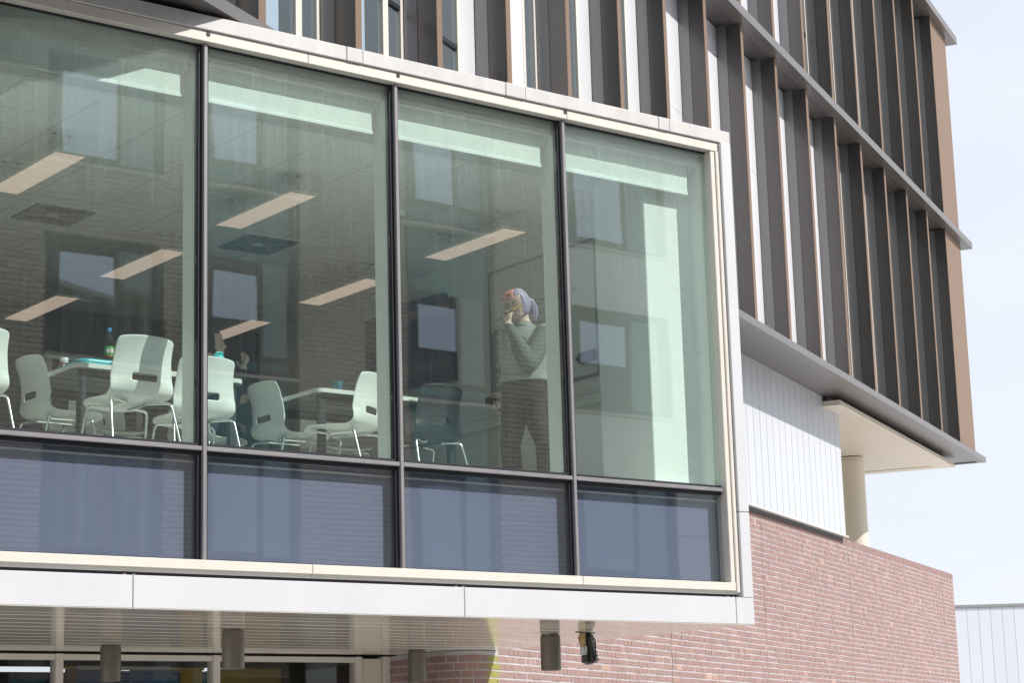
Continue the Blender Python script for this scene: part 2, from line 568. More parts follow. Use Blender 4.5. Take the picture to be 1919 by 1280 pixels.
# ------------------------------------------------------------------ key dimensions (metres)
G = 11.244                     # glass plane
X0 = 6.284                     # first mullion in view
MU = [X0 - 4.5, X0 - 3.0, X0 - 1.5, X0, X0 + 1.5, X0 + 3.0]
XR = X0 + 4.463                # right edge of glass
ZT, ZR, ZB = 6.276, 3.60, 2.897  # glass head, transom, glass foot
XE = 10.94                     # right end of the white surround
XL = MU[0]
ZS = 2.586                     # soffit
ZF = 3.53                      # room floor
ANG = R(28.068)
DV = Vector((math.cos(ANG), math.sin(ANG), 0))
NV = Vector((math.sin(ANG), -math.cos(ANG), 0))
QB = Vector((16.6722, 16.7033, 0))   # foot of fin 0
SP = 1.38896
def F(a, n, z=0.0):
    """point on the finned block: a along the facade, n outwards, z up"""
    p = QB + DV * a + NV * n
    return Vector((p.x, p.y, z))
def fbox(mb, a0, a1, n0, n1, z0, z1, mi=0):
    P_ = [F(a0, n0, z0), F(a1, n0, z0), F(a1, n1, z0), F(a0, n1, z0), F(a0, n0, z1), F(a1, n0, z1), F(a1, n1, z1), F(a0, n1, z1)]
    return mb.add(P_, [(0, 1, 2, 3), (7, 6, 5, 4), (4, 5, 1, 0), (5, 6, 2, 1), (6, 7, 3, 2), (7, 4, 0, 3)], mi)

# ------------------------------------------------------------------ ground
g = MB().add([(-600, -600, 0), (600, -600, 0), (600, 600, 0), (-600, 600, 0)], [(0, 1, 2, 3)])
struct('ground', g, M_conc)

# ------------------------------------------------------------------ glazed bay
bay = thing('glazed_bay', 'projecting glazed classroom bay with white surround and cream window frame', 'building', (8, G, 0))
BL = Vector((8, G, 0))
def bpart(name, mb, m, parent=None, **k):
    mb.xf(lambda p: p - BL)
    return mb.build(name, m, parent or bay, **k)

# mullions: black gasket body + slim pale cap, white inner post behind
for i, x in enumerate(MU):
    mu = bpart('mullion', MB().box((x - 0.036, G - 0.012, ZB), (x + 0.036, G + 0.04, ZT)), M_gasket)
    bpart('cap', MB().cbox((x - 0.013, G - 0.045, ZB + 0.002), (x + 0.013, G - 0.013, ZT - 0.002), 0.003), M_mull, mu)
    bpart('inner_post', MB().cbox((x - 0.03, G + 0.043, ZR + 0.03), (x + 0.03, G + 0.205, ZT + 0.02), 0.004), M_liner, mu)
xs = MU + [XR]
bpart('inner_post', MB().cbox((XR - 0.005, G + 0.043, ZR + 0.03), (XR + 0.05, G + 0.205, ZT + 0.02), 0.004), M_liner)
for i in range(len(xs) - 1):
    a, b = xs[i] + 0.0365, xs[i + 1] - (0.0365 if i < len(xs) - 2 else 0.003)
    tr = bpart('transom', MB().box((a, G - 0.010, ZR - 0.036), (b, G + 0.04, ZR + 0.036)), M_gasket)
    bpart('cap', MB().cbox((a - 0.022, G - 0.040, ZR - 0.014), (b + (0.02 if i < len(xs) - 2 else -0.01), G - 0.011, ZR + 0.014), 0.003), M_mull, tr)
    bpart('inner_sill', MB().cbox((a, G + 0.041, ZR - 0.03), (b, G + 0.17, ZR + 0.028), 0.003), M_liner, tr)
    # panes, each a hair out of true as real units are
    for (z0, z1, mm, nm) in ((ZR + 0.036, ZT, M_glass, 'pane'), (ZB, ZR - 0.036, M_sglass, 'spandrel_pane')):
        cx, cz = (a + b) / 2, (z0 + z1) / 2
        o = MB().box((a - cx, -0.010, z0 - cz), (b - cx, 0.010, z1 - cz)).build(nm, mm, bay)
        o.location = Vector((cx, G + 0.014, cz)) - BL
        rr = random.Random(i * 7 + 3)
        o.rotation_euler = (R(rr.uniform(-0.16, 0.16)), 0, R(rr.uniform(-0.25, 0.25)))
    bpart('spandrel_board', MB().box((a - 0.03, G + 0.075, ZB - 0.03), (b + 0.03, G + 0.095, ZR - 0.035)), M_spand)
    # slim gasket lines round the upper pane
    bpart('gasket', MB().box((a, G - 0.006, ZT - 0.016), (b, G + 0.002, ZT)), M_gasket)
    bpart('gasket', MB().box((a, G - 0.006, ZB), (b, G + 0.002, ZB + 0.012)), M_gasket)
# cream frame: head, jamb, sill
seg = [XL, 4.2, 7.05, 9.3, XR + 0.085]
for i in range(4):
    a, b = seg[i] + 0.0015, seg[i + 1] - 0.0015
    bpart('frame_head', MB().cbox((a, G - 0.072, ZT), (b, G + 0.05, ZT + 0.072), 0.004), M_cream)
    bpart('frame_sill', MB().cbox((a, G - 0.075, ZB - 0.062), (b - (0.04 if i == 3 else 0), G + 0.05, ZB), 0.004), M_cream)
    bpart('sill_drip', MB().box((a, G - 0.050, ZB - 0.085), (b, G + 0.03, ZB - 0.063)), M_groove)
    bpart('shadow_gap', MB().box((a, G - 0.030, ZB - 0.103), (b, G + 0.03, ZB - 0.086)), M_gasket)
bpart('frame_jamb', MB().cbox((XR + 0.002, G - 0.066, ZB - 0.066), (XR + 0.046, G + 0.05, ZT - 0.002), 0.004), M_cream)
bpart('frame_jamb', MB().cbox((XR + 0.049, G - 0.078, ZB - 0.075), (XR + 0.085, G + 0.05, ZT - 0.002), 0.004), M_cream)
for x in (X0 + 0.0, X0 + 1.5, X0 + 3.0):
    bpart('drain_clip', MB().box((x - 0.012, G - 0.078, ZT + 0.042), (x + 0.012, G - 0.0725, ZT + 0.066)), M_gasket)
# white coping segments with lap plates
cs = [XL, 4.0, 7.35, 7.48, 8.72, 8.90, 10.2, 10.31, XE + 0.012]
for i in range(len(cs) - 1):
    w_ = cs[i + 1] - cs[i] < 0.3
    bpart('lap_plate' if w_ else 'coping', MB().cbox((cs[i] + 0.001, G - 0.088 - (0.003 if w_ else 0), ZT + 0.075), (cs[i + 1] - 0.001, G + 0.40, ZT + 0.178), 0.005), M_coping)
# white surround: bottom fascia panels and right upright
for a, b in ((XL, 3.3), (3.3, 5.765), (5.765, 8.235), (8.235, XE - 0.185)):
    bpart('fascia_panel', MB().cbox((a + 0.003, G - 0.100, ZS), (b - 0.003, G + 0.30, ZB - 0.112), 0.003), M_white)
    for dx in (0.03, -0.03):
        bpart('bracket', MB().box((b + dx - 0.008, G - 0.05, ZB - 0.112), (b + dx + 0.008, G - 0.036, ZB - 0.098)), M_alu)
bpart('fascia_panel', MB().cbox((XE - 0.182, G - 0.100, ZS), (XE, G + 0.30, ZB - 0.112), 0.003), M_white)
bpart('upright_panel', MB().cbox((XE - 0.105, G - 0.100, ZB - 0.109), (XE, G + 0.30, 3.43), 0.003), M_white)
bpart('upright_panel', MB().cbox((XE - 0.105, G - 0.100, 3.436), (XE, G + 0.30, ZT + 0.074), 0.003), M_white)
bpart('reveal', MB().box((XR + 0.083, G - 0.030, ZB - 0.105), (XE - 0.1, G + 0.2, ZT + 0.07)), M_white)
# end wall, roof, floor slab
bpart('end_wall', MB().box((XE - 0.14, G + 0.302, ZS + 0.03), (XE - 0.003, 18.2, ZT + 0.17)), M_white)
bpart('roof', MB().box((XL, G + 0.05, ZT - 0.10), (XE - 0.145, 18.2, ZT + 0.073)), M_conc)
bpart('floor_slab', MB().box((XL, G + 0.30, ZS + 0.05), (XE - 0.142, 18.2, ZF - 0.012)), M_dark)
# soffit of long glossy planks with shallow channels between
bpart('soffit_channel', MB().box((XL, G + 0.305, ZS + 0.012), (XE - 0.142, 15.34, ZS + 0.045)), M_groove)
nP = 13
y0 = G - 0.098
ys = [y0 + 0.302 * k for k in range(nP + 1)]
bpart('soffit_edge', MB().box((XL, y0 + 0.0, ZS - 0.004), (XE - 0.004, G + 0.295, ZS - 0.0005)), M_soff)
for k in range(1, nP):
    a = max(ys[k], G + 0.30)
    bpart('soffit_plank', MB().cbox((XL, a + 0.012, ZS - 0.004), (XE - 0.006, min(ys[k + 1], 15.30) - 0.012, ZS + 0.010), 0.003), M_soff)

# ------------------------------------------------------------------ room behind the glass
struct('floor', MB().box((XL, G + 0.05, ZF - 0.01), (XE - 0.143, 18.2, ZF)), M_carpet)
XW = 10.795
struct('wall_right', MB().box((XW, G + 0.21, ZF), (XW + 0.01, 18.1, 6.165)), M_wall_in)
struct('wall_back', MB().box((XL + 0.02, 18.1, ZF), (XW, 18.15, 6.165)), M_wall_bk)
struct('wall_left', MB().box((XL - 0.1, G + 0.06, ZS), (XL - 0.002, 18.2, ZT + 0.17)), M_wall_in)
ZC = 6.10
ceil = struct('ceiling', MB().box((XL, G + 0.75, ZC - 0.0045), (XW, 18.1, ZC + 0.03)), M_grid)
struct('ceiling_bulkhead', MB().box((XL, G + 0.72, ZC - 0.006), (XW, G + 0.75, 6.17)), M_liner)
tile = MB().cbox((-0.292, -0.292, 0), (0.292, 0.292, 0.02), 0.003).mesh('ceiling_tile', M_ceil)
for ix in range(15):
    for iy in range(10):
        x, y = XW - 0.31 - 0.6 * ix, G + 1.06 + 0.6 * iy
        if x > XL + 0.2:
            inst('ceiling_tile', tile, ceil, (x, y, ZC - 0.006))
# column nib by the end wall
st = MB().cbox((10.262, 11.44, ZF), (XW - 0.001, 12.04, 6.16), 0.006)
struct('wall_nib', st, M_wall_in)

# ------------------------------------------------------------------ roller blinds
for i in range(1, len(xs) - 1):
    a, b = xs[i] + 0.05, xs[i + 1] - 0.065
    if i == 0:
        continue
    lab = {1: 'white roller blind in the pane beyond the edge of the ledge shadow', 2: 'white roller blind crossed by the slanting shadow of the bronze ledge',
           3: 'white roller blind in the pane above the seated person', 4: 'white roller blind in the pane above the standing person', 5: 'white roller blind in the pane beside the wall nib'}[i]
    bl = thing('roller_blind', lab, 'blind', ((a + b) / 2, G + 0.147, 6.2), group='roller blinds behind the panes')
    w_ = (b - a) / 2
    MB().tube([(-w_ + 0.02, 0, 0), (w_ - 0.02, 0, 0)], 0.034, 14).build('roller_tube', M_blind, bl, smooth=True)
    MB().box((-w_ + 0.03, -0.036, -0.245 if i != 5 else -0.235), (w_ - 0.03, -0.034, 0.0)).build('fabric', M_blind, bl)
    zb = -0.27 if i != 5 else -0.262
    MB().cbox((-w_ + 0.028, -0.044, zb), (w_ - 0.028, -0.026, zb + 0.026), 0.003).build('bottom_bar', M_liner, bl)
    for s_ in (-1, 1):
        k_ = MB().cbox((s_ * w_ - 0.004, -0.05, -0.085), (s_ * w_ + 0.004, 0.045, 0.055), 0.002).build('bracket', M_liner, bl)

# ------------------------------------------------------------------ luminaires, vents, detector
def luminaire():
    t = thing('linear_luminaire', '', 'ceiling light')
    MB().box((-0.115, -0.565, 0), (0.115, 0.565, 0.012)).build('diffuser', M_lamp, t)
    f_ = MB()
    f_.box((-0.121, -0.571, -0.001), (-0.115, 0.571, 0.018)).box((0.115, -0.571, -0.001), (0.121, 0.571, 0.018))
    f_.box((-0.115, -0.571, -0.001), (0.115, -0.565, 0.018)).box((-0.115, 0.565, -0.001), (0.115, 0.571, 0.018))
    f_.box((-0.115, -0.565, 0.0125), (0.115, 0.565, 0.018))
    f_.build('housing', M_lamped, t)
    for y in (-0.42, 0.42):
        for x in (-0.055, 0.055):
            MB().tube([(x, y, 0.018), (x, y, 0.185)], 0.0009, 6).tube([(x - 0.022, y, 0.183), (x + 0.016, y, 0.183)], 0.004, 6).build('hanger', M_dk2, t)
    return t
lum = luminaire()
LX = (6.10, 8.02, 10.06)
names = [('over the table with the blue-capped bottle', 'over the gap between the two long tables', 'over the standing person')]
LROW = ['first row from the glass', 'second row from the glass', 'third row from the glass']
LCOL = ['above the bottle table', 'above the grey chair', 'by the whiteboard wall']
first = True
for r_, y in enumerate((13.36, 15.40, 17.40)):
    for c_, x in enumerate((4.18,) + LX):
        o = lum if first else copy_tree(lum)
        first = False
        o.location = (x, y, 5.90)
        cc = ['by the far left wall'] + LCOL
        tag(o, 'flat ceiling light, ' + LROW[r_] + ', ' + cc[c_], 'ceiling light', 'suspended ceiling lights')

def vent(x, y, lab):
    t = thing('air_diffuser', lab, 'air vent', (x, y, ZC - 0.007), group='square ceiling vents')
    MB().box((-0.29, -0.29, -0.008), (0.29, 0.29, 0.0)).build('face_plate', M_ceil, t)
    for k in range(6):
        q0, q1 = 0.06 + 0.036 * k, 0.06 + 0.036 * k + 0.016
        m_ = MB()
        z0, z1 = -0.016, -0.0085
        m_.box((-q1, -q1, z0), (q1, -q0, z1)).box((-q1, q0, z0), (q1, q1, z1)).box((-q1, -q0, z0), (-q0, q0, z1)).box((q0, -q0, z0), (q1, q0, z1))
        m_.build('louvre', M_dk2, t)
vent(6.975, 14.93, 'square louvred ceiling vent above the table with the bottle')
vent(8.88, 14.90, 'square louvred ceiling vent between the lights above the long tables')
t = thing('smoke_detector', 'small round white smoke detector on the ceiling tiles', 'smoke detector', (9.33, 13.38, ZC - 0.006))
MB().lathe([(0.02, -0.05), (0.045, -0.045), (0.052, -0.02), (0.06, -0.015), (0.06, 0.0)], 20).build('housing', M_plastic, t, smooth=True)
MB().tube([(-0.02, 0, -0.052), (0.02, 0, -0.052)], 0.004, 6).build('indicator', M_black, t)

# ------------------------------------------------------------------ whiteboard wall
wb = thing('whiteboard', 'wall whiteboard with a handwritten list in black pen', 'whiteboard', (XW - 0.002, 13.38, 5.32))
MB().box((-0.012, -0.72, -0.565), (0, 0.72, 0.565)).build('panel', M_board, wb)
for (a, b) in (((-0.022, -0.735, 0.565), (0, 0.735, 0.585)), ((-0.022, -0.735, -0.585), (0, 0.735, -0.565)), ((-0.022, -0.735, -0.565), (0, -0.72, 0.565)), ((-0.022, 0.72, -0.565), (0, 0.735, 0.565))):
    MB().box(a, b).build('frame', M_alu, wb)
MB().cbox((-0.07, -0.3, -0.612), (0, 0.3, -0.59), 0.003).build('pen_tray', M_alu, wb)
ink = MB()
rg = random.Random(5)
for ln in range(11):
    z = 0.20 - ln * 0.062
    y = 0.64 if ln else 0.30
    yend = y - (0.42 + rg.random() * 0.5)
    while y > yend:
        w_ = 0.05 + rg.random() * 0.09
        n_ = max(3, int(w_ / 0.012))
        pts = [(-0.0145, y - w_ * k / n_, z + rg.uniform(-0.014, 0.016)) for k in range(n_ + 1)]
        ink.tube(pts, 0.0022, 4)
        y -= w_ + 0.03
ink.tube([(-0.0145, 0.30, 0.175), (-0.0145, 0.02, 0.182)], 0.002, 4)
ink.build('handwriting', M_ink, wb)
pk = thing('pen_holder', 'black arrow shaped pen holder stuck to the whiteboard', 'pen holder', (XW - 0.015, 12.78, 4.905))
MB().add([(0, -0.13, -0.04), (0, -0.13, 0.045), (0, 0.07, 0.045), (0, 0.14, 0.0), (0, 0.07, -0.045), (-0.04, -0.13, -0.04), (-0.04, -0.13, 0.045), (-0.04, 0.07, 0.045), (-0.03, 0.14, 0.0), (-0.04, 0.07, -0.045)],
         [(0, 1, 2, 3, 4), (9, 8, 7, 6, 5), (0, 5, 6, 1), (1, 6, 7, 2), (2, 7, 8, 3), (3, 8, 9, 4), (4, 9, 5, 0)]).build('body', M_black, pk)
MB().box((-0.043, -0.10, -0.02), (-0.041, 0.05, 0.0)).build('slot', M_dk2, pk)
tk = thing('cable_trunking', 'white cable trunking along the wall under the whiteboard', 'trunking', (XW - 0.001, 14.6, 4.56))
MB().cbox((-0.05, -2.15, -0.06), (0, 3.4, 0.06), 0.006).build('channel', M_liner, tk)
MB().box((-0.0515, -2.15, 0.028), (-0.0495, 3.4, 0.032)).build('lid_seam', M_alu, tk)
so = thing('wall_socket', 'black double power socket on the cable trunking', 'socket', (XW - 0.052, 13.02, 4.56))
MB().cbox((-0.012, -0.075, -0.045), (0, 0.075, 0.045), 0.003).build('plate', M_black, so)
for y in (-0.03, 0.03):
    MB().box((-0.0145, y - 0.008, 0.01), (-0.0115, y + 0.008, 0.03)).build('switch', M_plastic, so)
# wall screen beyond the board
tv = thing('wall_screen', 'dark flat display screen on a bracket beyond the whiteboard', 'screen', (XW - 0.06, 15.25, 5.40), rz=R(6))
MB().cbox((-0.06, -0.62, -0.38), (0, 0.62, 0.38), 0.008).build('casing', M_black, tv)
MB().box((-0.064, -0.60, -0.36), (-0.061, 0.60, 0.36)).build('display', M_screen, tv)
MB().cbox((-0.055, -0.50, 0.382), (0.04, 0.45, 0.45), 0.006).build('speaker_bar', M_blue, tv)
MB().box((0.001, -0.2, -0.2), (0.055, 0.2, 0.2)).build('bracket', M_dk2, tv)
# door in the back wall
dr = thing('room_door', 'dark wooden door in the back wall of the classroom', 'door', (8.9, 18.09, ZF))
MB().cbox((-0.45, -0.04, 0), (0.45, 0, 2.05), 0.004).build('leaf', M_brown_w, dr)
MB().box((-0.52, -0.05, 0), (-0.455, 0, 2.12)).box((0.455, -0.05, 0), (0.52, 0, 2.12)).box((-0.455, -0.05, 2.055), (0.455, 0, 2.12)).build('frame', M_liner, dr)
MB().tube([(0.36, -0.045, 1.0), (0.36, -0.09, 1.0), (0.25, -0.09, 1.0)], 0.01, 8).build('handle', M_chrome, dr)

# ------------------------------------------------------------------ chairs
def lerp(a, b, t_):
    return a + (b - a) * t_
def shell_mesh(name, m):
    prof = [(0.235, 0.418), (0.225, 0.437), (0.19, 0.450), (0.12, 0.452), (0.04, 0.447), (-0.04, 0.442), (-0.10, 0.442), (-0.145, 0.452), (-0.178, 0.474),
            (-0.198, 0.503), (-0.209, 0.535), (-0.213, 0.552), (-0.216, 0.580), (-0.219, 0.597), (-0.222, 0.635), (-0.228, 0.68), (-0.238, 0.725), (-0.252, 0.77), (-0.267, 0.81), (-0.275, 0.828), (-0.279, 0.838)]
    wid = [0.185, 0.205, 0.218, 0.226, 0.228, 0.228, 0.228, 0.230, 0.232, 0.232, 0.230, 0.229, 0.226, 0.224, 0.219, 0.213, 0.209, 0.208, 0.207, 0.203, 0.188]
    us = [-1, -0.93, -0.82, -0.62, -0.40, -0.33, -0.16, 0, 0.16, 0.33, 0.40, 0.62, 0.82, 0.93, 1]
    vs_, fs_ = [], []
    n = len(us)
    for j, ((y, z), w_) in enumerate(zip(prof, wid)):
        t_ = min(1, max(0, (z - 0.452) / 0.12)) if y < -0.12 else 0
        for u in us:
            x = u * w_
            yy = y + t_ * (0.055 * u * u + 0.0) + (1 - t_) * 0
            zz = z + (1 - t_) * 0.018 * u * u - (0.012 * u ** 6 if j >= len(prof) - 3 else 0)
            vs_.append((x, yy, zz))
    for j in range(len(prof) - 1):
        for k in range(n - 1):
            if j in (11, 12) and 4 <= k <= 9:
                continue
            fs_.append((j * n + k, j * n + k + 1, (j + 1) * n + k + 1, (j + 1) * n + k))
    mb = MB().add(vs_, fs_)
    me = mb.mesh(name, m)
    o = bpy.data.objects.new('tmp', me)
    COL.objects.link(o)
    s1 = o.modifiers.new('s', 'SOLIDIFY')
    s1.thickness = 0.011
    s1.offset = 0
    s2 = o.modifiers.new('u', 'SUBSURF')
    s2.levels = s2.render_levels = 2
    dg = bpy.context.evaluated_depsgraph_get()
    me2 = bpy.data.meshes.new_from_object(o.evaluated_get(dg))
    bpy.data.objects.remove(o)
    me2.polygons.foreach_set('use_smooth', [True] * len(me2.polygons))
    me2.name = name
    return me2

def arc_path(p, r=0.04, n=5):
    """polyline with rounded corners"""
    p = [Vector(q) for q in p]
    out = [p[0]]
    for i in range(1, len(p) - 1):
        a = (p[i - 1] - p[i]).normalized()
        b = (p[i + 1] - p[i]).normalized()
        s_, e_ = p[i] + a * r, p[i] + b * r
        for k in range(n + 1):
            t_ = k / n
            out.append((s_ * (1 - t_) ** 2 + p[i] * 2 * t_ * (1 - t_) + e_ * t_ * t_))
    out.append(p[-1])
    return out
chair_tubes = {}
def make_chair(name, label, m, grey=False):
    t = thing(name, label, 'chair', group='stacking chairs round the tables')
    o = bpy.data.objects.new('shell', shell_mesh('chair_shell', m))
    COL.objects.link(o)
    o.parent = t
    for sx in (-1, 1):
        MB().tube(arc_path([(sx * 0.08, -0.10, 0.425), (sx * 0.222, -0.165, 0.432), (sx * 0.262, -0.285, 0.0)], 0.035), 0.0095, 10).build('leg', M_chrome, t, smooth=True)
        MB().tube(arc_path([(sx * 0.08, 0.10, 0.425), (sx * 0.222, 0.135, 0.420), (sx * 0.252, 0.235, 0.0)], 0.035), 0.0095, 10).build('leg', M_chrome, t, smooth=True)
        MB().tube([(sx * 0.08, -0.12, 0.425), (sx * 0.08, 0.14, 0.425)], 0.009, 8).build('seat_rail', M_chrome, t, smooth=True)
    MB().tube([(-0.238, 0.185, 0.21), (0.238, 0.185, 0.21)], 0.006, 8).build('stretcher', M_chrome, t, smooth=True)
    return t
ch_w = make_chair('stacking_chair', '', M_plastic)
used = [False]
def put_chair(x, y, rz, label):
    o = copy_tree(ch_w) if used[0] else ch_w
    used[0] = True
    o.location = (x, y, ZF)
    o.rotation_euler = (0, 0, rz)
    o['label'] = label
    return o
def back_at(bx, by, rz):
    """seat centre for a chair whose back top stands at bx, by"""
    return bx - 0.27 * math.sin(rz), by + 0.27 * math.cos(rz)
for bx, by, deg, lab in (
        (5.05, 11.80, 0, 'white shell chair pushed up to the table cut off by the bay edge'),
        (5.68, 12.60, -90, 'white shell chair tucked in at the end of the table with the pill bottle'),
        (6.09, 11.57, 3, 'white shell chair with slotted back in front of the blue-capped bottle'),
        (6.755, 11.965, -4, 'white shell chair in front of the cyan shaker lid'),
        (7.52, 12.66, -90, 'white shell chair tucked in at the end of the second table, by the dark post'),
        (8.10, 11.93, 32, 'white shell chair turned sideways in front of the second table, beside the grey chair'),
        (6.55, 13.35, 180, 'white shell chair on the far side of the bottle table, facing the glass'),
        (8.45, 13.25, 172, 'white shell chair on the far side of the second table, facing the glass'),
        (7.05, 14.6, 150, 'white shell chair standing in the middle of the room behind the tables'),
        (5.2, 14.3, 200, 'white shell chair far behind the table cut off by the bay edge')):
    sx, sy = back_at(bx, by, R(deg))
    put_chair(sx, sy, R(deg), lab)
ch_g = make_chair('stacking_chair', 'charcoal grey shell chair beside the standing person', M_plastic_g)
sx, sy = back_at(8.765, 12.02, R(6))
ch_g.location, ch_g.rotation_euler = (sx, sy, ZF), (0, 0, R(6))
seat2 = put_chair(7.36, 13.10, R(-78), 'white shell chair the seated person sits on')

# ------------------------------------------------------------------ tables
def rrect(hx, hy, r, n=5):
    out = []
    for cx, cy_, a0 in ((hx - r, hy - r, 0), (-hx + r, hy - r, 90), (-hx + r, -hy + r, 180), (hx - r, -hy + r, 270)):
        for k in range(n + 1):
            a = R(a0 + 90 * k / n)
            out.append((cx + r * math.cos(a), cy_ + r * math.sin(a)))
    return out
def table(x0, x1, y0_, y1, label):
    t = thing('classroom_table', label, 'table', ((x0 + x1) / 2, (y0_ + y1) / 2, ZF), group='white classroom tables')
    hx, hy = (x1 - x0) / 2, (y1 - y0_) / 2
    MB().prism(rrect(hx, hy, 0.06), 0.712, 0.742).build('tabletop', M_table, t, smooth=True)
    MB().prism(rrect(hx - 0.006, hy - 0.006, 0.06), 0.706, 0.7119).build('underside', mat('table_underside', (0.20, 0.20, 0.20), 0.6), t)
    for sx_ in (-1, 1):
        for sy_ in (-1, 1):
            cx, cy_ = sx_ * (hx - 0.07), sy_ * (hy - 0.07)
            MB().cbox((cx - 0.026, cy_ - 0.026, 0.0), (cx + 0.026, cy_ + 0.026, 0.705), 0.004).build('leg', M_post, t)
    for sy_ in (-1, 1):
        MB().box((-hx + 0.1, sy_ * (hy - 0.07) - 0.015, 0.645), (hx - 0.1, sy_ * (hy - 0.07) + 0.015, 0.7055)).build('rail', M_post, t)
    return t
table(5.85, 7.12, 12.13, 13.02, 'white topped table carrying the blue-capped bottle and teal case')
table(7.72, 9.00, 12.14, 12.94, 'white topped table between the grey chair and the glass post')
table(3.95, 5.33, 12.00, 12.85, 'white topped table cut off by the edge of the glazed bay')
table(6.2, 7.5, 14.9, 15.7, 'white topped table standing back near the middle of the room')
ZTB = ZF + 0.742

# things on the tables
t = thing('drink_bottle', 'clear plastic bottle with blue cap and green label on the teal case', 'bottle', (6.135, 12.235, ZTB + 0.046))
MB().lathe([(0.028, 0.0), (0.034, 0.006), (0.034, 0.05), (0.031, 0.06), (0.034, 0.07), (0.034, 0.13), (0.031, 0.15), (0.018, 0.185), (0.013, 0.195), (0.013, 0.21)], 20).build('bottle_body', M_pet, t, smooth=True)
MB().lathe([(0.0345, 0.035), (0.0348, 0.037), (0.0348, 0.098), (0.0345, 0.10)], 20).build('label_band', M_label_g, t, smooth=True)
MB().lathe([(0.0349, 0.026), (0.0352, 0.028), (0.0352, 0.036), (0.0349, 0.0365)], 20).build('label_stripe', M_label_r, t, smooth=True)
pl = MB()
for k in range(9):
    a0 = R(200 + k * 12)
    pl.add([(0.0358 * math.cos(a0 + s_), 0.0358 * math.sin(a0 + s_), z) for s_, z in ((0, 0.055), (0.2, 0.055), (0.2, 0.084), (0, 0.084))], [(0, 1, 2, 3)], 0 if k % 4 else 1)
pl.build('label_print', [M_label_w, M_label_r], t)
MB().lathe([(0.015, 0.207), (0.0155, 0.209), (0.0155, 0.226), (0.014, 0.229)], 16).build('cap', M_cap_b, t, smooth=True)
t = thing('carry_case', 'flat teal zip case lying on the table under the bottle', 'case', (6.16, 12.36, ZTB))
MB().prism(rrect(0.27, 0.20, 0.07), 0.001, 0.022).build('base_shell', M_teal, t, smooth=True)
lid = MB()
for k, (s_, z) in enumerate(((1.0, 0.024), (0.985, 0.034), (0.93, 0.042), (0.82, 0.0455))):
    pass
rings = [[(x * s_, y * s_, z) for x, y in rrect(0.27, 0.20, 0.07)] for s_, z in ((1.0, 0.0235), (0.985, 0.034), (0.93, 0.042), (0.80, 0.0455))]
n_ = len(rings[0])
lid.add([p for r_ in rings for p in r_], [(j * n_ + k, j * n_ + (k + 1) % n_, (j + 1) * n_ + (k + 1) % n_, (j + 1) * n_ + k) for j in range(3) for k in range(n_)] + [tuple(3 * n_ + k for k in range(n_)), tuple(range(n_ - 1, -1, -1))])
lid.build('lid', M_teal, t, smooth=True)
MB().tube(arc_path([(-0.05, -0.205, 0.018), (-0.05, -0.225, 0.018), (0.05, -0.225, 0.018), (0.05, -0.205, 0.018)], 0.008), 0.006, 8).build('handle', M_teal, t, smooth=True)
t = thing('pill_bottle', 'small white capped pill bottle with dark red label', 'bottle', (5.90, 12.42, ZTB))
MB().lathe([(0.024, 0.0), (0.026, 0.003), (0.026, 0.052), (0.022, 0.058)], 18).build('body', M_label_w, t, smooth=True)
MB().lathe([(0.0264, 0.008), (0.0268, 0.009), (0.0268, 0.046), (0.0264, 0.047)], 18).build('label_band', mat('maroon_label', (0.18, 0.035, 0.04), 0.5), t, smooth=True)
pl = MB()
for k in range(4):
    a0 = R(225 + k * 18)
    pl.add([(0.0273 * math.cos(a0 + s_), 0.0273 * math.sin(a0 + s_), z) for s_, z in ((0, 0.018), (0.18, 0.018), (0.18, 0.036), (0, 0.036))], [(0, 1, 2, 3)])
pl.build('label_print', M_label_w, t)
MB().lathe([(0.027, 0.057), (0.0275, 0.058), (0.0275, 0.077), (0.026, 0.079)], 18).build('cap', M_plastic, t, smooth=True)
t = thing('shaker_bottle', 'cyan shaker bottle with flip spout behind the chair back', 'bottle', (6.955, 12.22, ZTB))
MB().lathe([(0.036, 0.0), (0.038, 0.004), (0.044, 0.12), (0.045, 0.125)], 20).build('cup', M_pet, t, smooth=True)
MB().lathe([(0.047, 0.12), (0.048, 0.122), (0.048, 0.14), (0.043, 0.16), (0.028, 0.172)], 20).build('lid', M_cyan, t, smooth=True)
MB().tube([(0.025, 0, 0.165), (0.03, 0, 0.195)], 0.011, 10).build('spout', M_cyan, t, smooth=True)
MB().tube(arc_path([(-0.035, -0.02, 0.158), (-0.02, -0.02, 0.185), (0.018, -0.02, 0.185)], 0.01), 0.006, 8).build('flip_cap', M_cyan, t, smooth=True)
t = thing('tumbler', 'blue clear tumbler on the second table', 'cup', (8.02, 12.35, ZTB))
MB().lathe([(0.03, 0.0), (0.032, 0.003), (0.040, 0.10), (0.037, 0.10), (0.029, 0.006)], 18).build('cup', mat('blue_cup', (0.05, 0.16, 0.22), 0.15), t, smooth=True)
t = thing('paper_stack', 'loose sheets of white paper on the table with the bottle', 'paper', (6.62, 12.30, ZTB))
MB().box((-0.105, -0.148, 0.0005), (0.105, 0.148, 0.008)).build('bundle', M_label_w, t)
MB().add([(-0.10, -0.14, 0.0085), (0.11, -0.15, 0.0085), (0.10, 0.14, 0.011), (-0.11, 0.15, 0.0165)], [(0, 1, 2, 3)]).build('top_sheet', M_label_w, t)

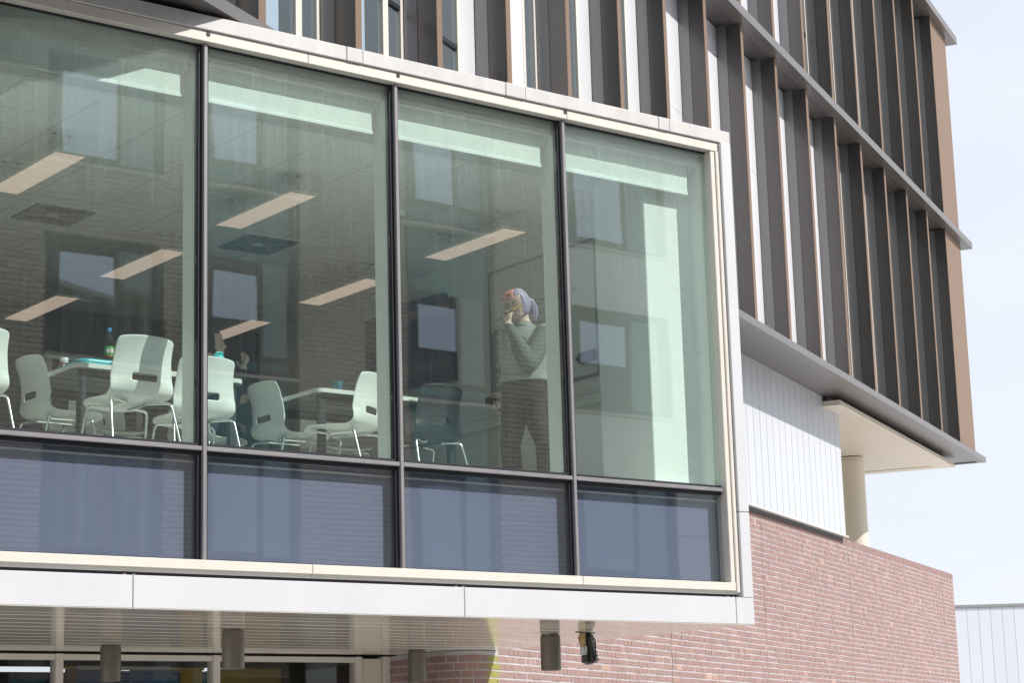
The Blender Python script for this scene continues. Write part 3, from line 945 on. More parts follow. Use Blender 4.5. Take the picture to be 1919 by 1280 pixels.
# ------------------------------------------------------------------ people
def remeshed(name, prims, voxel, mats, labels_of, smooth_iter=3):
    """prims: list of (MB closed piece, material index, test points); union by voxel remesh, colour by nearest piece"""
    mb = MB()
    cents = []
    for piece, mi, pts in prims:
        mb.add(piece.v, piece.f, mi)
        cents.append((mi, pts))
    me = mb.mesh(name, mats[0])
    o = bpy.data.objects.new('tmp', me)
    COL.objects.link(o)
    r_ = o.modifiers.new('r', 'REMESH')
    r_.mode = 'VOXEL'
    r_.voxel_size = voxel
    s_ = o.modifiers.new('s', 'SMOOTH')
    s_.iterations = smooth_iter
    s_.factor = 0.5
    dg = bpy.context.evaluated_depsgraph_get()
    me2 = bpy.data.meshes.new_from_object(o.evaluated_get(dg))
    bpy.data.objects.remove(o)
    me2.materials.clear()
    for m_ in mats:
        me2.materials.append(m_)
    me2.name = name
    idx = [labels_of(p.center) for p in me2.polygons]
    me2.polygons.foreach_set('material_index', idx)
    me2.polygons.foreach_set('use_smooth', [True] * len(me2.polygons))
    me2.update()
    return me2

def cap_tube(pts, rs, flat=1.0, n=14):
    """tube with rounded ends"""
    pts = [Vector(p) for p in pts]
    a = (pts[0] - pts[1]).normalized()
    b = (pts[-1] - pts[-2]).normalized()
    P_ = [pts[0] + a * rs[0] * 0.95, pts[0] + a * rs[0] * 0.75] + pts + [pts[-1] + b * rs[-1] * 0.75, pts[-1] + b * rs[-1] * 0.95]
    R_ = [rs[0] * 0.25, rs[0] * 0.68] + list(rs) + [rs[-1] * 0.68, rs[-1] * 0.25]
    return MB().tube(P_, R_, n, flat=flat)
def loft(rings, n=20):
    """rings of (cx, cy, z, rx, ry)"""
    vs_, fs_ = [], []
    for cx, cy_, z, rx, ry in rings:
        for k in range(n):
            a = 2 * math.pi * k / n
            vs_.append((cx + rx * math.cos(a), cy_ + ry * math.sin(a), z))
    for i in range(len(rings) - 1):
        for k in range(n):
            k2 = (k + 1) % n
            fs_.append((i * n + k, i * n + k2, (i + 1) * n + k2, (i + 1) * n + k))
    fs_.append(tuple(range(n - 1, -1, -1)))
    fs_.append(tuple((len(rings) - 1) * n + k for k in range(n)))
    return MB().add(vs_, fs_)
def seg_d(p, a, b):
    ab = b - a
    t_ = max(0, min(1, (p - a).dot(ab) / ab.length_squared))
    return (p - a - ab * t_).length

def head_piece():
    """head facing -Y, chin at z=0, crown at .225"""
    h = loft([(0, -0.045, -0.004, 0.020, 0.018), (0, -0.042, 0.004, 0.032, 0.034), (0, -0.028, 0.022, 0.047, 0.058), (0, -0.012, 0.05, 0.058, 0.078), (0, -0.002, 0.08, 0.064, 0.088), (0, 0.004, 0.115, 0.068, 0.092),
              (0, 0.008, 0.15, 0.069, 0.093), (0, 0.008, 0.18, 0.064, 0.086), (0, 0.008, 0.205, 0.048, 0.066), (0, 0.008, 0.221, 0.024, 0.034), (0, 0.008, 0.225, 0.006, 0.008)], 22)
    h.ell((0, -0.098, 0.085), (0.012, 0.017, 0.013), 10, 8)
    h.add(*(lambda m_: (m_.v, m_.f))(cap_tube([(0, -0.088, 0.125), (0, -0.100, 0.09)], [0.007, 0.010], n=8)))
    for s_ in (-1, 1):
        h.ell((s_ * 0.069, 0.008, 0.098), (0.008, 0.018, 0.030), 10, 8)
        h.ell((s_ * 0.030, -0.078, 0.118), (0.020, 0.012, 0.008), 10, 6)
        h.ell((s_ * 0.034, -0.068, 0.078), (0.020, 0.018, 0.018), 10, 6)
    h.ell((0, -0.088, 0.052), (0.019, 0.010, 0.007), 10, 6)
    h.ell((0, -0.078, 0.018), (0.018, 0.012, 0.014), 10, 6)
    return h
def hand_pieces(w, dirv, side, nrm, curl, scale=1.0):
    """wrist w, direction of fingers, thumb side, palm normal (fingers curl towards it); returns closed pieces"""
    w, d_, s_, n_ = Vector(w), Vector(dirv).normalized(), Vector(side).normalized(), Vector(nrm).normalized()
    out = []
    palm = cap_tube([w, w + d_ * 0.045 * scale, w + d_ * 0.085 * scale], [0.024 * scale, 0.034 * scale, 0.036 * scale], n=14)
    c0 = w + d_ * 0.05 * scale
    palm.xf(lambda p: p - n_ * ((p - c0).dot(n_)) * 0.58)
    out.append(palm)
    for k, L_ in enumerate((0.070, 0.080, 0.074, 0.058)):
        off = (1.5 - k) * 0.0195 * scale
        b0 = w + d_ * (0.082 - abs(k - 1.2) * 0.004) * scale + s_ * off
        spread = s_ * (1.5 - k) * 0.05
        pts = [b0]
        dd = (d_ + spread).normalized()
        for j, fr_ in enumerate((0.45, 0.32, 0.23)):
            a = curl[k] * (0.6 + 0.4 * j)
            dd = (dd * math.cos(a) + n_ * math.sin(a)).normalized()
            pts.append(pts[-1] + dd * L_ * fr_ * scale)
        out.append(cap_tube(pts, [0.0092 * scale, 0.0088 * scale, 0.008 * scale, 0.007 * scale], n=8))
    tb = w + d_ * 0.03 * scale + s_ * 0.028 * scale
    t1 = tb + (d_ * 0.6 + s_ * 0.8).normalized() * 0.036 * scale + n_ * 0.008
    t2 = t1 + (d_ * 0.9 + s_ * 0.25 + n_ * 0.3).normalized() * 0.032 * scale
    out.append(cap_tube([tb, t1, t2], [0.0125 * scale, 0.0105 * scale, 0.0085 * scale], n=8))
    return out

def hair_cap(m_, name, parent, c, rot, front_cut, low):
    """hair shell over the skull with an open face"""
    mb = MB()
    nu, nv = 32, 18
    idx = {}
    for j in range(nv + 1):
        th = math.pi * 0.80 * j / nv
        for k in range(nu):
            a = 2 * math.pi * k / nu
            wob = 1 + 0.012 * math.sin(9 * a + 3 * th) + 0.012 * math.sin(16 * a)
            p = Vector((0.0805 * math.sin(th) * math.cos(a) * wob, 0.104 * math.sin(th) * math.sin(a) * wob + 0.011, 0.121 * math.cos(th) * wob + 0.117))
            idx[(j, k)] = len(mb.v)
            mb.v.append(tuple(p))
    for j in range(nv):
        for k in range(nu):
            k2 = (k + 1) % nu
            f_ = (idx[(j, k)], idx[(j + 1, k)], idx[(j + 1, k2)], idx[(j, k2)])
            cen = sum((Vector(mb.v[i_]) for i_ in f_), Vector()) / 4
            if cen.y < front_cut and cen.z < 0.178 + 0.2 * (abs(cen.x) / 0.078 - 0.8) * -0.12:
                continue
            if cen.z < low:
                continue
            mb.f.append(f_)
            mb.m.append(0)
            mb.t.append(0.5)
    o = mb.build(name, m_, parent, smooth=True)
    s_ = o.modifiers.new('s', 'SOLIDIFY')
    s_.thickness = 0.010
    o.location = c
    o.rotation_euler = rot
    return o
def face_bits(parent, c, rot, glasses=False, smile=False):
    Mh = Matrix.Translation(c) @ rot.to_matrix().to_4x4()
    for s_ in (-1, 1):
        e_ = MB().ell((s_ * 0.029, -0.0835, 0.108), (0.0125, 0.005, 0.0055), 10, 6).xf(lambda p: Mh @ p).build('eye', M_eye, parent, smooth=True)
        MB().ell((s_ * 0.030 - 0.002, -0.0875, 0.108), (0.005, 0.003, 0.005), 10, 6).xf(lambda p: Mh @ p).build('iris', M_black, e_, smooth=True)
        MB().tube([(s_ * 0.014, -0.0905, 0.128), (s_ * 0.030, -0.0895, 0.132), (s_ * 0.046, -0.077, 0.128)], [0.002, 0.003, 0.002], 6, flat=0.6).xf(lambda p: Mh @ p).build('eyebrow', M_dkhair if smile else M_brown_w, parent)
    MB().tube([(-0.022, -0.087, 0.055 if smile else 0.051), (-0.01, -0.0965, 0.050), (0.01, -0.0965, 0.050), (0.022, -0.087, 0.055 if smile else 0.051)], [0.0025, 0.0045, 0.0045, 0.0025], 8).xf(lambda p: Mh @ p).build('mouth', M_lip, parent, smooth=True)
    if glasses:
        gl = MB()
        for s_ in (-1, 1):
            pts = []
            for k in range(17):
                a = 2 * math.pi * k / 16
                pts.append((s_ * 0.033 + 0.0265 * math.copysign(abs(math.cos(a)) ** 0.6, math.cos(a)), -0.104 + 0.010 * abs(s_ * 0.033 + 0.0265 * math.cos(a)) / 0.06, 0.106 + 0.019 * math.copysign(abs(math.sin(a)) ** 0.6, math.sin(a))))
            gl.tube(pts, 0.0017, 6)
            gl.tube([(s_ * 0.060, -0.094, 0.112), (s_ * 0.072, -0.07, 0.113), (s_ * 0.076, 0.01, 0.112)], 0.002, 6)
        gl.tube([(-0.008, -0.104, 0.11), (0.008, -0.104, 0.11)], 0.002, 6)
        gl.xf(lambda p: Mh @ p).build('glasses', M_black, parent)

def place(mb, c, rot):
    Mh = Matrix.Translation(c) @ rot.to_matrix().to_4x4()
    return mb.xf(lambda p: Mh @ p)
from mathutils import Euler

# --- standing person
pA = thing('person', 'standing person in grey sweater and dark trousers, marker in the raised hand', 'person', (9.482, 12.005, ZF), rz=R(-58))
pA.scale = (0.965, 0.965, 0.965)
hcA, hrA = Vector((0.0, -0.035, 1.462)), Euler((R(14), 0, R(-22)))
torso = loft([(0, 0.01, 0.74, 0.10, 0.09), (0, 0.01, 0.78, 0.175, 0.14), (0, 0.012, 0.86, 0.198, 0.162), (0, 0.005, 0.95, 0.192, 0.156), (0, -0.005, 1.03, 0.183, 0.150), (0, -0.012, 1.12, 0.190, 0.152), (0, -0.015, 1.20, 0.196, 0.150),
              (0, -0.005, 1.29, 0.192, 0.126), (0, 0.005, 1.35, 0.168, 0.100), (0, 0.01, 1.39, 0.115, 0.078), (0, 0.008, 1.42, 0.070, 0.062), (0, 0.0, 1.47, 0.052, 0.054), (0, -0.01, 1.51, 0.050, 0.052)], 28)
shA, elA, wrA = Vector((-0.192, 0.0, 1.335)), Vector((-0.238, 0.03, 1.09)), Vector((-0.232, -0.04, 0.89))
shB, elB, wrB = Vector((0.180, -0.005, 1.325)), Vector((0.115, -0.195, 1.055)), Vector((-0.040, -0.215, 1.372))
prA = [(torso, 1, None)]
prA.append((cap_tube([shA, shA.lerp(elA, 0.5), elA], [0.070, 0.060, 0.050]), 1, None))
prA.append((cap_tube([elA, elA.lerp(wrA, 0.4), wrA], [0.050, 0.046, 0.032]), 1, None))
prA.append((cap_tube([shB, shB.lerp(elB, 0.5), elB], [0.080, 0.078, 0.072]), 1, None))
prA.append((cap_tube([elB, elB.lerp(wrB, 0.4), wrB], [0.070, 0.060, 0.038]), 1, None))
for s_, fx, fy, ky in ((-1, -0.125, 0.0, -0.015), (1, 0.165, 0.01, -0.02)):
    prA.append((cap_tube([(s_ * 0.095, 0.01, 0.80), (s_ * 0.105, 0.0, 0.62), (fx * 1.0, ky, 0.45), (fx, 0.015, 0.25), (fx, 0.015, 0.06)], [0.105, 0.098, 0.080, 0.082, 0.080], n=16), 2, None))
    prA.append((cap_tube([(fx, 0.04, 0.035), (fx, -0.06, 0.033), (fx + s_ * 0.01, -0.15, 0.028)], [0.04, 0.042, 0.034], n=12), 3, None))
prA.append((place(head_piece(), hcA, hrA), 0, None))
for p_ in hand_pieces(wrA + Vector((0, -0.012, -0.02)), (0.02, -0.12, -1), (0.15, -1, 0.1), (1, 0.1, 0), (0.35, 0.4, 0.45, 0.5)):
    prA.append((p_, 0, None))
for p_ in hand_pieces(wrB + Vector((-0.006, 0.012, 0.015)), (-0.08, 0.30, 1), (-0.9, 0.25, 0.1), (0.25, 0.95, -0.2), (0.35, 0.42, 0.5, 0.55), 0.95):
    prA.append((p_, 0, None))
def labA(p):
    if p.z < 0.075:
        return 3
    dA = min(seg_d(p, elA, wrA), seg_d(p, shA, elA))
    dB = min(seg_d(p, elB, wrB), seg_d(p, shB, elB))
    if p.x < -0.19 and p.z < wrA.z - 0.01:
        return 0 if seg_d(p, wrA, wrA + Vector((0, -0.05, -0.2))) < 0.062 and p.x < -0.197 else 2
    if dA < 0.085 and p.x < -0.18:
        return 1
    if dB < 0.095 and p.z < wrB.z + 0.008:
        return 1
    if p.z > wrB.z and (p.y < -0.10) or p.z > 1.432:
        return 0
    return 4 if p.z > 0.955 else 2
meA = remeshed('person_body', prA, 0.0062, [M_skin, M_sweater, M_trouser, M_shoe, M_sweater_lit], labA)
bo = bpy.data.objects.new('body', meA)
COL.objects.link(bo)
bo.parent = pA
hair_cap(M_hair, 'hair', pA, hcA, hrA, -0.028, 0.02)
face_bits(pA, hcA, hrA, glasses=True)
Mh = Matrix.Translation(hcA) @ hrA.to_matrix().to_4x4()
tail = MB()
for k in range(7):
    a = k * 0.9
    ox, oy = 0.016 * math.cos(a), 0.012 * math.sin(a)
    tail.tube([(ox * 0.4, 0.105, 0.135 + oy), (ox, 0.145 + oy, 0.12), (ox * 1.6, 0.165 + oy, 0.07), (ox * 1.8, 0.160 + oy, 0.01), (ox * 1.2, 0.145 + oy * 0.5, -0.045)], [0.016, 0.021, 0.020, 0.016, 0.004], 8)
tail.xf(lambda p: Mh @ p).build('ponytail', M_hair, pA, smooth=True)
MB().tube([(0, 0.10, 0.138), (0, 0.118, 0.132)], 0.022, 10).xf(lambda p: Mh @ p).build('hair_tie', M_black, pA)
fr_ = MB()
for k, (x_, s_) in enumerate(((-0.015, -1), (-0.028, -1), (-0.04, -1), (-0.052, -1), (0.012, 1), (0.026, 1))):
    fr_.tube([(x_ * 0.5, -0.045, 0.228), (x_ * 0.9, -0.082, 0.208), (x_ * 1.25, -0.095, 0.182), (x_ * 1.5 + s_ * 0.006, -0.091, 0.155)], [0.009, 0.009, 0.007, 0.003], 6, mi=0)
fr_.xf(lambda p: Mh @ p).build('fringe', [M_pink, M_pale], pA, smooth=True)
sd = MB()
for s_ in (-1, 1):
    sd.tube([(s_ * 0.045, -0.075, 0.185), (s_ * 0.072, -0.062, 0.13), (s_ * 0.078, -0.045, 0.06), (s_ * 0.070, -0.04, -0.01)], [0.003, 0.004, 0.003, 0.001], 6)
    sd.tube([(s_ * 0.050, -0.065, 0.19), (s_ * 0.077, -0.045, 0.12), (s_ * 0.080, -0.03, 0.04)], [0.003, 0.004, 0.001], 6)
sd.xf(lambda p: Mh @ p).build('side_strand', M_pale, pA, smooth=True)
# hem and cuffs of the sweater
hem = MB()
for z, rx, ry in ((0.975, 0.205, 0.171), (0.955, 0.206, 0.172)):
    pass
hm = loft([(0, 0.004, 0.945, 0.203, 0.167), (0, 0.003, 0.95, 0.207, 0.170), (0, 0.001, 0.985, 0.204, 0.168), (0, 0.001, 0.99, 0.198, 0.162)], 36)
hm.build('sweater_hem', M_sweater_lit, pA, smooth=True)
MB().tube([(-0.0, 0.006, 1.405), (0.0, 0.004, 1.43)], [0.078, 0.068], 20).build('collar', M_sweater_lit, pA, smooth=True)
pAm = pA.matrix_basis
def wp(v):
    return Matrix.Translation(pA.location) @ Matrix.Rotation(R(-58), 4, 'Z') @ (Vector(v) * 0.965)
mk = thing('marker_pen', 'yellow marker pen with dark cap held across the cheek', 'pen', wp((0, 0, 1.46)))
p0, p1 = wp((-0.075, -0.20, 1.468)) - mk.location, wp((0.055, -0.165, 1.535)) - mk.location
MB().tube([p0, p0.lerp(p1, 0.75)], 0.006, 10).build('barrel', M_black, mk, smooth=True)
MB().tube([p0.lerp(p1, 0.45), p1], 0.0068, 10).build('cap', M_yellow, mk, smooth=True)
MB().tube([p0 - (p1 - p0) * 0.05, p0], 0.004, 8).build('tip', M_yellow, mk, smooth=True)
er = thing('board_eraser', 'dark felt board eraser held in the lowered hand', 'eraser', wp((-0.245, -0.08, 0.80)), rz=R(-58))
MB().cbox((-0.022, -0.075, -0.03), (0.012, 0.035, 0.03), 0.006).build('block', M_black, er)
MB().box((-0.028, -0.073, -0.028), (-0.0225, 0.033, 0.028)).build('felt', M_dk2, er)

# --- seated person
pB = thing('person', 'seated person with dark hair looking sideways and holding a phone', 'person', (7.36, 13.10, ZF), rz=R(98))
hcB, hrB = Vector((0.0, -0.05, 1.085)), Euler((R(-2), 0, R(-38)))
torB = loft([(0, 0.04, 0.47, 0.17, 0.13), (0, 0.045, 0.55, 0.175, 0.125), (0, 0.03, 0.68, 0.160, 0.112), (0, 0.015, 0.80, 0.170, 0.115), (0, 0.0, 0.92, 0.172, 0.098), (0, -0.005, 0.975, 0.140, 0.078), (0, -0.008, 1.01, 0.07, 0.056), (0, -0.012, 1.08, 0.047, 0.05), (0, -0.02, 1.12, 0.045, 0.048)], 24)
prB = [(torB, 1, None)]
for s_ in (-1, 1):
    prB.append((cap_tube([(s_ * 0.09, 0.03, 0.52), (s_ * 0.10, -0.18, 0.53), (s_ * 0.10, -0.38, 0.51)], [0.082, 0.075, 0.060]), 2, None))
    prB.append((cap_tube([(s_ * 0.10, -0.38, 0.50), (s_ * 0.10, -0.36, 0.28), (s_ * 0.10, -0.33, 0.07)], [0.058, 0.052, 0.040]), 2, None))
    prB.append((cap_tube([(s_ * 0.10, -0.31, 0.035), (s_ * 0.10, -0.48, 0.03)], [0.036, 0.032]), 3, None))
shL, elL, wrL = Vector((0.165, 0.0, 0.935)), Vector((0.20, -0.10, 0.70)), Vector((0.09, -0.30, 0.80))
shR, elR, wrR = Vector((-0.165, 0.0, 0.935)), Vector((-0.20, -0.09, 0.70)), Vector((-0.07, -0.29, 1.02))
for s0, e0, w0 in ((shL, elL, wrL), (shR, elR, wrR)):
    prB.append((cap_tube([s0, e0], [0.056, 0.045]), 1, None))
    prB.append((cap_tube([e0, w0], [0.043, 0.029]), 1, None))
prB.append((place(head_piece(), hcB, hrB), 0, None))
for p_ in hand_pieces(wrR, (0.1, -0.35, 1), (0.9, 0.2, 0), (0.3, 0.95, 0.2), (0.3, 0.35, 0.4, 0.45), 0.95):
    prB.append((p_, 0, None))
for p_ in hand_pieces(wrL, (-0.3, -0.8, 0.2), (-0.3, 0.2, 0.9), (-0.8, 0.4, 0), (0.3, 0.35, 0.4, 0.45), 0.95):
    prB.append((p_, 0, None))
def labB(p):
    if p.z < 0.07:
        return 3
    if p.z > 1.03 or (p.z > wrR.z and p.y < -0.2) or (p.y < wrL.y - 0.005 and p.z > 0.66):
        return 0
    return 1 if p.z > 0.60 or (p.y > -0.02 and p.z > 0.52) else 2
meB = remeshed('seated_body', prB, 0.0065, [M_skin, mat('navy_top', (0.03, 0.032, 0.05), 0.85, var=0.1), M_trouser, M_shoe], labB)
bo = bpy.data.objects.new('body', meB)
COL.objects.link(bo)
bo.parent = pB
hair_cap(M_dkhair, 'hair', pB, hcB, hrB, -0.030, 0.02)
face_bits(pB, hcB, hrB, smile=True)
Mh2 = Matrix.Translation(hcB) @ hrB.to_matrix().to_4x4()
lh = MB()
for k in range(9):
    x_ = -0.06 + 0.015 * k
    lh.tube([(x_, 0.085, 0.13), (x_ * 1.2, 0.105, 0.03), (x_ * 1.3, 0.11, -0.08), (x_ * 1.2, 0.10, -0.20)], [0.016, 0.020, 0.018, 0.006], 7)
lh.xf(lambda p: Mh2 @ p).build('long_hair', M_dkhair, pB, smooth=True)
Mb = Matrix.Translation(pB.location) @ Matrix.Rotation(R(98), 4, 'Z')
ph = thing('phone', 'dark phone held up in the hand of the seated person', 'phone', Mb @ Vector((-0.055, -0.365, 1.125)), rz=R(98))
o = MB().cbox((-0.037, -0.005, -0.072), (0.037, 0.005, 0.072), 0.004).build('body', M_black, ph)
o.rotation_euler = (R(-20), 0, R(25))
o = MB().box((-0.033, 0.0052, -0.066), (0.033, 0.0058, 0.066)).build('display', M_screen, ph)
o.rotation_euler = (R(-20), 0, R(25))

# ------------------------------------------------------------------ downlights and floodlight under the soffit
def downlight(x, y, lab):
    t = thing('cylinder_downlight', lab, 'light', (x, y, ZS - 0.004), group='cylinder downlights under the bay')
    MB().lathe([(0.074, -0.018), (0.0765, -0.016), (0.0765, -0.012), (0.070, -0.008), (0.070, 0.0)], 36).build('collar', M_cyl, t, smooth=True)
    MB().lathe([(0.066, -0.262), (0.072, -0.276), (0.0775, -0.274), (0.0785, -0.268), (0.0785, -0.024), (0.076, -0.019), (0.07, -0.0185)], 40).build('body', M_cyl, t, smooth=True)
    MB().lathe([(0.064, -0.262), (0.064, -0.258)], 28).build('lens', M_label_w, t)
downlight(7.215, 14.30, 'bronze cylinder downlight hanging in front of the ground floor blue blind')
downlight(7.25, 12.52, 'bronze cylinder downlight just behind the white fascia')
downlight(10.09, 14.35, 'bronze cylinder downlight in front of the shaded brick')
downlight(9.99, 12.42, 'dark cylinder downlight beside the floodlight, against sunlit brick')
fl = thing('floodlight', 'small black floodlight on a rust-streaked bracket under the bay', 'floodlight', (10.13, 12.15, ZS - 0.004), rz=R(20))
MB().cbox((-0.12, -0.008, -0.006), (0.12, 0.03, 0.0), 0.002).build('mounting_plate', M_dk2, fl)
MB().cbox((-0.075, -0.012, -0.105), (-0.035, 0.022, -0.0065), 0.003).build('bracket', M_rust, fl)
MB().cbox((-0.068, -0.02, -0.175), (-0.030, 0.024, -0.106), 0.004).build('knuckle', M_alu, fl)
b_ = MB().cbox((-0.042, -0.05, -0.115), (0.042, 0.05, 0.115), 0.014).build('housing', M_dk2, fl)
b_.location = (0.035, 0.01, -0.125)
b_.rotation_euler = (R(-12), 0, R(8))
for k in range(7):
    r_ = MB().box((-0.036, -0.058, -0.10 + k * 0.032), (0.036, -0.0505, -0.094 + k * 0.032)).build('cooling_rib', M_dk2, b_)
MB().tube(arc_path([(0.0, -0.015, -0.007), (0.012, -0.07, -0.06), (0.0, -0.07, -0.22), (-0.02, -0.03, -0.245), (-0.03, -0.01, -0.20)], 0.03), 0.005, 8).build('cable', M_black, fl, smooth=True)
MB().cbox((-0.062, -0.02, -0.235), (-0.02, 0.02, -0.176), 0.005).build('gland_box', M_dk2, fl)

# ------------------------------------------------------------------ ground floor glazing under the bay
gf = thing('ground_floor_glazing', 'cream framed ground floor window wall under the bay', 'window wall', (8, 15.3, 0))
GL = Vector((8, 15.3, 0))
def gpart(name, mb, m, parent=None, **k):
    mb.xf(lambda p: p - GL)
    return mb.build(name, m, parent or gf, **k)
gx = [2.96, 4.39, 5.82, 7.25, 8.675, 10.10]
for i, x in enumerate(gx):
    gpart('mullion', MB().cbox((x - 0.034, 15.25, 0.02), (x + 0.034, 15.36, 2.575), 0.004), M_cream)
    if i < 5:
        gpart('head_rail', MB().cbox((x + 0.035, 15.262, 2.525), (gx[i + 1] - 0.035, 15.35, 2.572), 0.004), M_cream)
        gpart('sill_rail', MB().cbox((x + 0.035, 15.262, 0.02), (gx[i + 1] - 0.035, 15.35, 0.09), 0.004), M_cream)
        gpart('pane', MB().box((x + 0.035, 15.30, 0.09), (gx[i + 1] - 0.035, 15.312, 2.525)), M_clear)
gpart('side_panel', MB().cbox((10.137, 15.28, 0.02), (10.355, 15.34, 2.56), 0.004), M_cream)
gpart('end_post', MB().cbox((10.362, 15.24, 0.02), (10.425, 15.36, 2.579), 0.004), M_cream)
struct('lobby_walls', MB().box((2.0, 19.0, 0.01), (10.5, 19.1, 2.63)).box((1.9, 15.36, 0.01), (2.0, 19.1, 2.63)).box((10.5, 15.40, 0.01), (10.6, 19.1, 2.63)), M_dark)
for x, w_, m_, lab in ((8.35, 0.35, M_brown_w, 'brown panel behind the ground floor glass'), (10.2, 0.7, M_yellow_w, 'yellow panel behind the ground floor glass by the brick'), (9.45, 0.3, M_yellow_w, 'narrow yellow panel behind the ground floor glass'), (9.1, 0.5, M_bluewall, 'dark blue panel behind the ground floor glass')):
    o = thing('wall_panel', lab, 'panel', (x, 16.2 + x * 0.1, 0.004), group='coloured panels in the lobby')
    MB().cbox((-w_ / 2, 0, 0), (w_ / 2, 0.06, 2.55), 0.004).build('board', m_, o)
    MB().box((-w_ / 2 - 0.02, 0.002, 2.551), (w_ / 2 + 0.02, 0.05, 2.572)).build('top_rail', M_yellow_w, o)
bld = thing('venetian_blind', 'blue slatted blind behind the ground floor glass', 'blind', (8.0, 15.62, 2.45), group='lobby blinds')
sl_ = MB().box((-0.42, -0.012, -0.0015), (0.42, 0.012, 0.0015)).mesh('slat', mat('blue_slat', (0.10, 0.15, 0.32), 0.4))
for k in range(22):
    o = inst('slat', sl_, bld, (0, 0, -0.03 * k))
    o.rotation_euler = (R(55), 0, 0)
MB().cbox((-0.43, -0.02, 0.016), (0.43, 0.02, 0.05), 0.003).build('headbox', M_alu, bld)

# ------------------------------------------------------------------ brick wall
bw = thing('brick_wall', 'long red brick wall with pale joints and rounded end under the bay', 'wall', (18, 18, 0))
WO = Vector((18, 18, 0))
ZTOP = 4.60
wn_off = -7.52
rn = 0.30
cN = Vector((10.42 + rn, (0.4705 * (10.42 + rn) + rn + 7.52) / 0.8824, 0))
endA = cN + NV * rn
Lst = 15.24 - cN.y
La = rn * (math.pi - R(61.93) + 0.0)
a_end = math.atan2(NV.y, NV.x) + 2 * math.pi
La = rn * (a_end - math.pi)
bp0 = Vector((10.93, 14.35, 0))
Ltot = Lst + La + ((F(12.69, 0) - endA).dot(DV))
def wallp(s_):
    """plan point, heading, outward normal at arc length s_"""
    if s_ < Lst:
        return Vector((10.42, 15.24 - s_, 0)), Vector((0, -1, 0)), Vector((-1, 0, 0))
    if s_ < Lst + La:
        a = math.pi + (s_ - Lst) / rn
        n_ = Vector((math.cos(a), math.sin(a), 0))
        return cN + n_ * rn, Vector((-n_.y, n_.x, 0)), n_
    return endA + DV * (s_ - Lst - La), DV, NV
# mortar core, 8 mm behind the brick faces
core = MB()
ss = [0, Lst * 0.5, Lst] + [Lst + La * k / 12 for k in range(1, 13)] + [Ltot - 0.004]
front = []
for s_ in ss:
    p, h_, n_ = wallp(s_)
    front.append(p - n_ * 0.0035)
back = [endA + DV * (Ltot - Lst - La - 0.004) - NV * 0.34, endA - NV * 0.34 + DV * 0.2, Vector((10.75, 15.24, 0))]
core.prism([(p.x - WO.x, p.y - WO.y) for p in front + back], 0.0, ZS - 0.008)
sq = [endA + DV * ((10.955 - endA.x) / DV.x) - NV * 0.0035, front[-1], back[0], endA + DV * ((10.955 - endA.x) / DV.x + 0.3) - NV * 0.34]
core.prism([(p.x - WO.x, p.y - WO.y) for p in sq], ZS - 0.008, ZTOP - 0.008)
core.build('mortar_core', M_mortar, bw)
CH, BHt = 0.067, 0.0530
joints = [Lst + La + (Vector(q) - endA).dot(DV) for q in ((14.90, 16.5, 0), (17.95, 18.1, 0), (21.55, 20.0, 0), (26.8, 22.8, 0))]
cand = []
rb = random.Random(11)
nc = int((ZTOP - 0.11) / CH)
for c_ in range(nc):
    z = ZTOP - 0.11 - (c_ + 1) * CH + 0.006
    s_ = rb.uniform(-0.1, 0.0)
    run = 0
    while s_ < Ltot - 0.03:
        r_ = rb.random()
        w_ = 0.098 if r_ < 0.62 else 0.205
        s2 = min(s_ + w_, Ltot)
        for j in joints:
            if s_ < j < s2 + 0.012:
                s2 = j - 0.006
        a0 = max(s_, 0)
        if s2 - a0 > 0.025 and not (z + BHt > ZS - 0.006 and wallp(a0)[0].x < 10.955):
            cand.append((a0, s2, z, rb.random(), rb.uniform(-0.0025, 0.0025)))
        s_ = s2 + 0.0115
        for j in joints:
            if abs(s_ - j) < 0.008:
                s_ = j + 0.006
# the soldier course on top
s_ = Lst + La + 0.3
sol = []
while s_ < Ltot - 0.05:
    sol.append((s_, s_ + 0.058, ZTOP - 0.104, rb.random() * 0.4, rb.uniform(-0.002, 0.002)))
    s_ += 0.068
def brick_geo(mb, a0, s2, z, hgt, off, tint):
    n_seg = 5 if (Lst - 0.1 < a0 < Lst + La + 0.1) else 1
    vs_ = []
    for k in range(n_seg + 1):
        p, h_, n_ = wallp(a0 + (s2 - a0) * k / n_seg)
        o_ = p + n_ * off
        i_ = p - n_ * 0.05
        vs_ += [(o_.x - WO.x, o_.y - WO.y, z), (o_.x - WO.x, o_.y - WO.y, z + hgt), (i_.x - WO.x, i_.y - WO.y, z + hgt), (i_.x - WO.x, i_.y - WO.y, z)]
    fs_ = []
    for k in range(n_seg):
        b0 = 4 * k
        for q in (0, 1, 3):
            q2 = (q + 1) % 4
            fs_.append((b0 + q, b0 + 4 + q, b0 + 4 + q2, b0 + q2))
    fs_ += [(0, 1, 2, 3), tuple(4 * n_seg + q for q in (3, 2, 1, 0))]
    mb.add(vs_, fs_, 0, tint)
def vis_area(a0, s2, z):
    p, h_, n_ = wallp((a0 + s2) / 2)
    x, y, d_ = project((p.x, p.y, z + BHt / 2))
    if not (0 < x < 1919 and 0 < y < 1284):
        return 0
    if x < 1412 and y < 1172:
        return 0
    if p.x < 10.95 and y < 1222:
        return 0
    xa, ya, _ = project(tuple(wallp(a0)[0].xy) + (z,))
    xb, yb, _ = project(tuple(wallp(s2)[0].xy) + (z,))
    xc, yc, _ = project(tuple(wallp(a0)[0].xy) + (z + BHt,))
    return abs(xb - xa) * abs(yc - ya)
scored = sorted(((vis_area(*c[:3]), i) for i, c in enumerate(cand)), reverse=True)
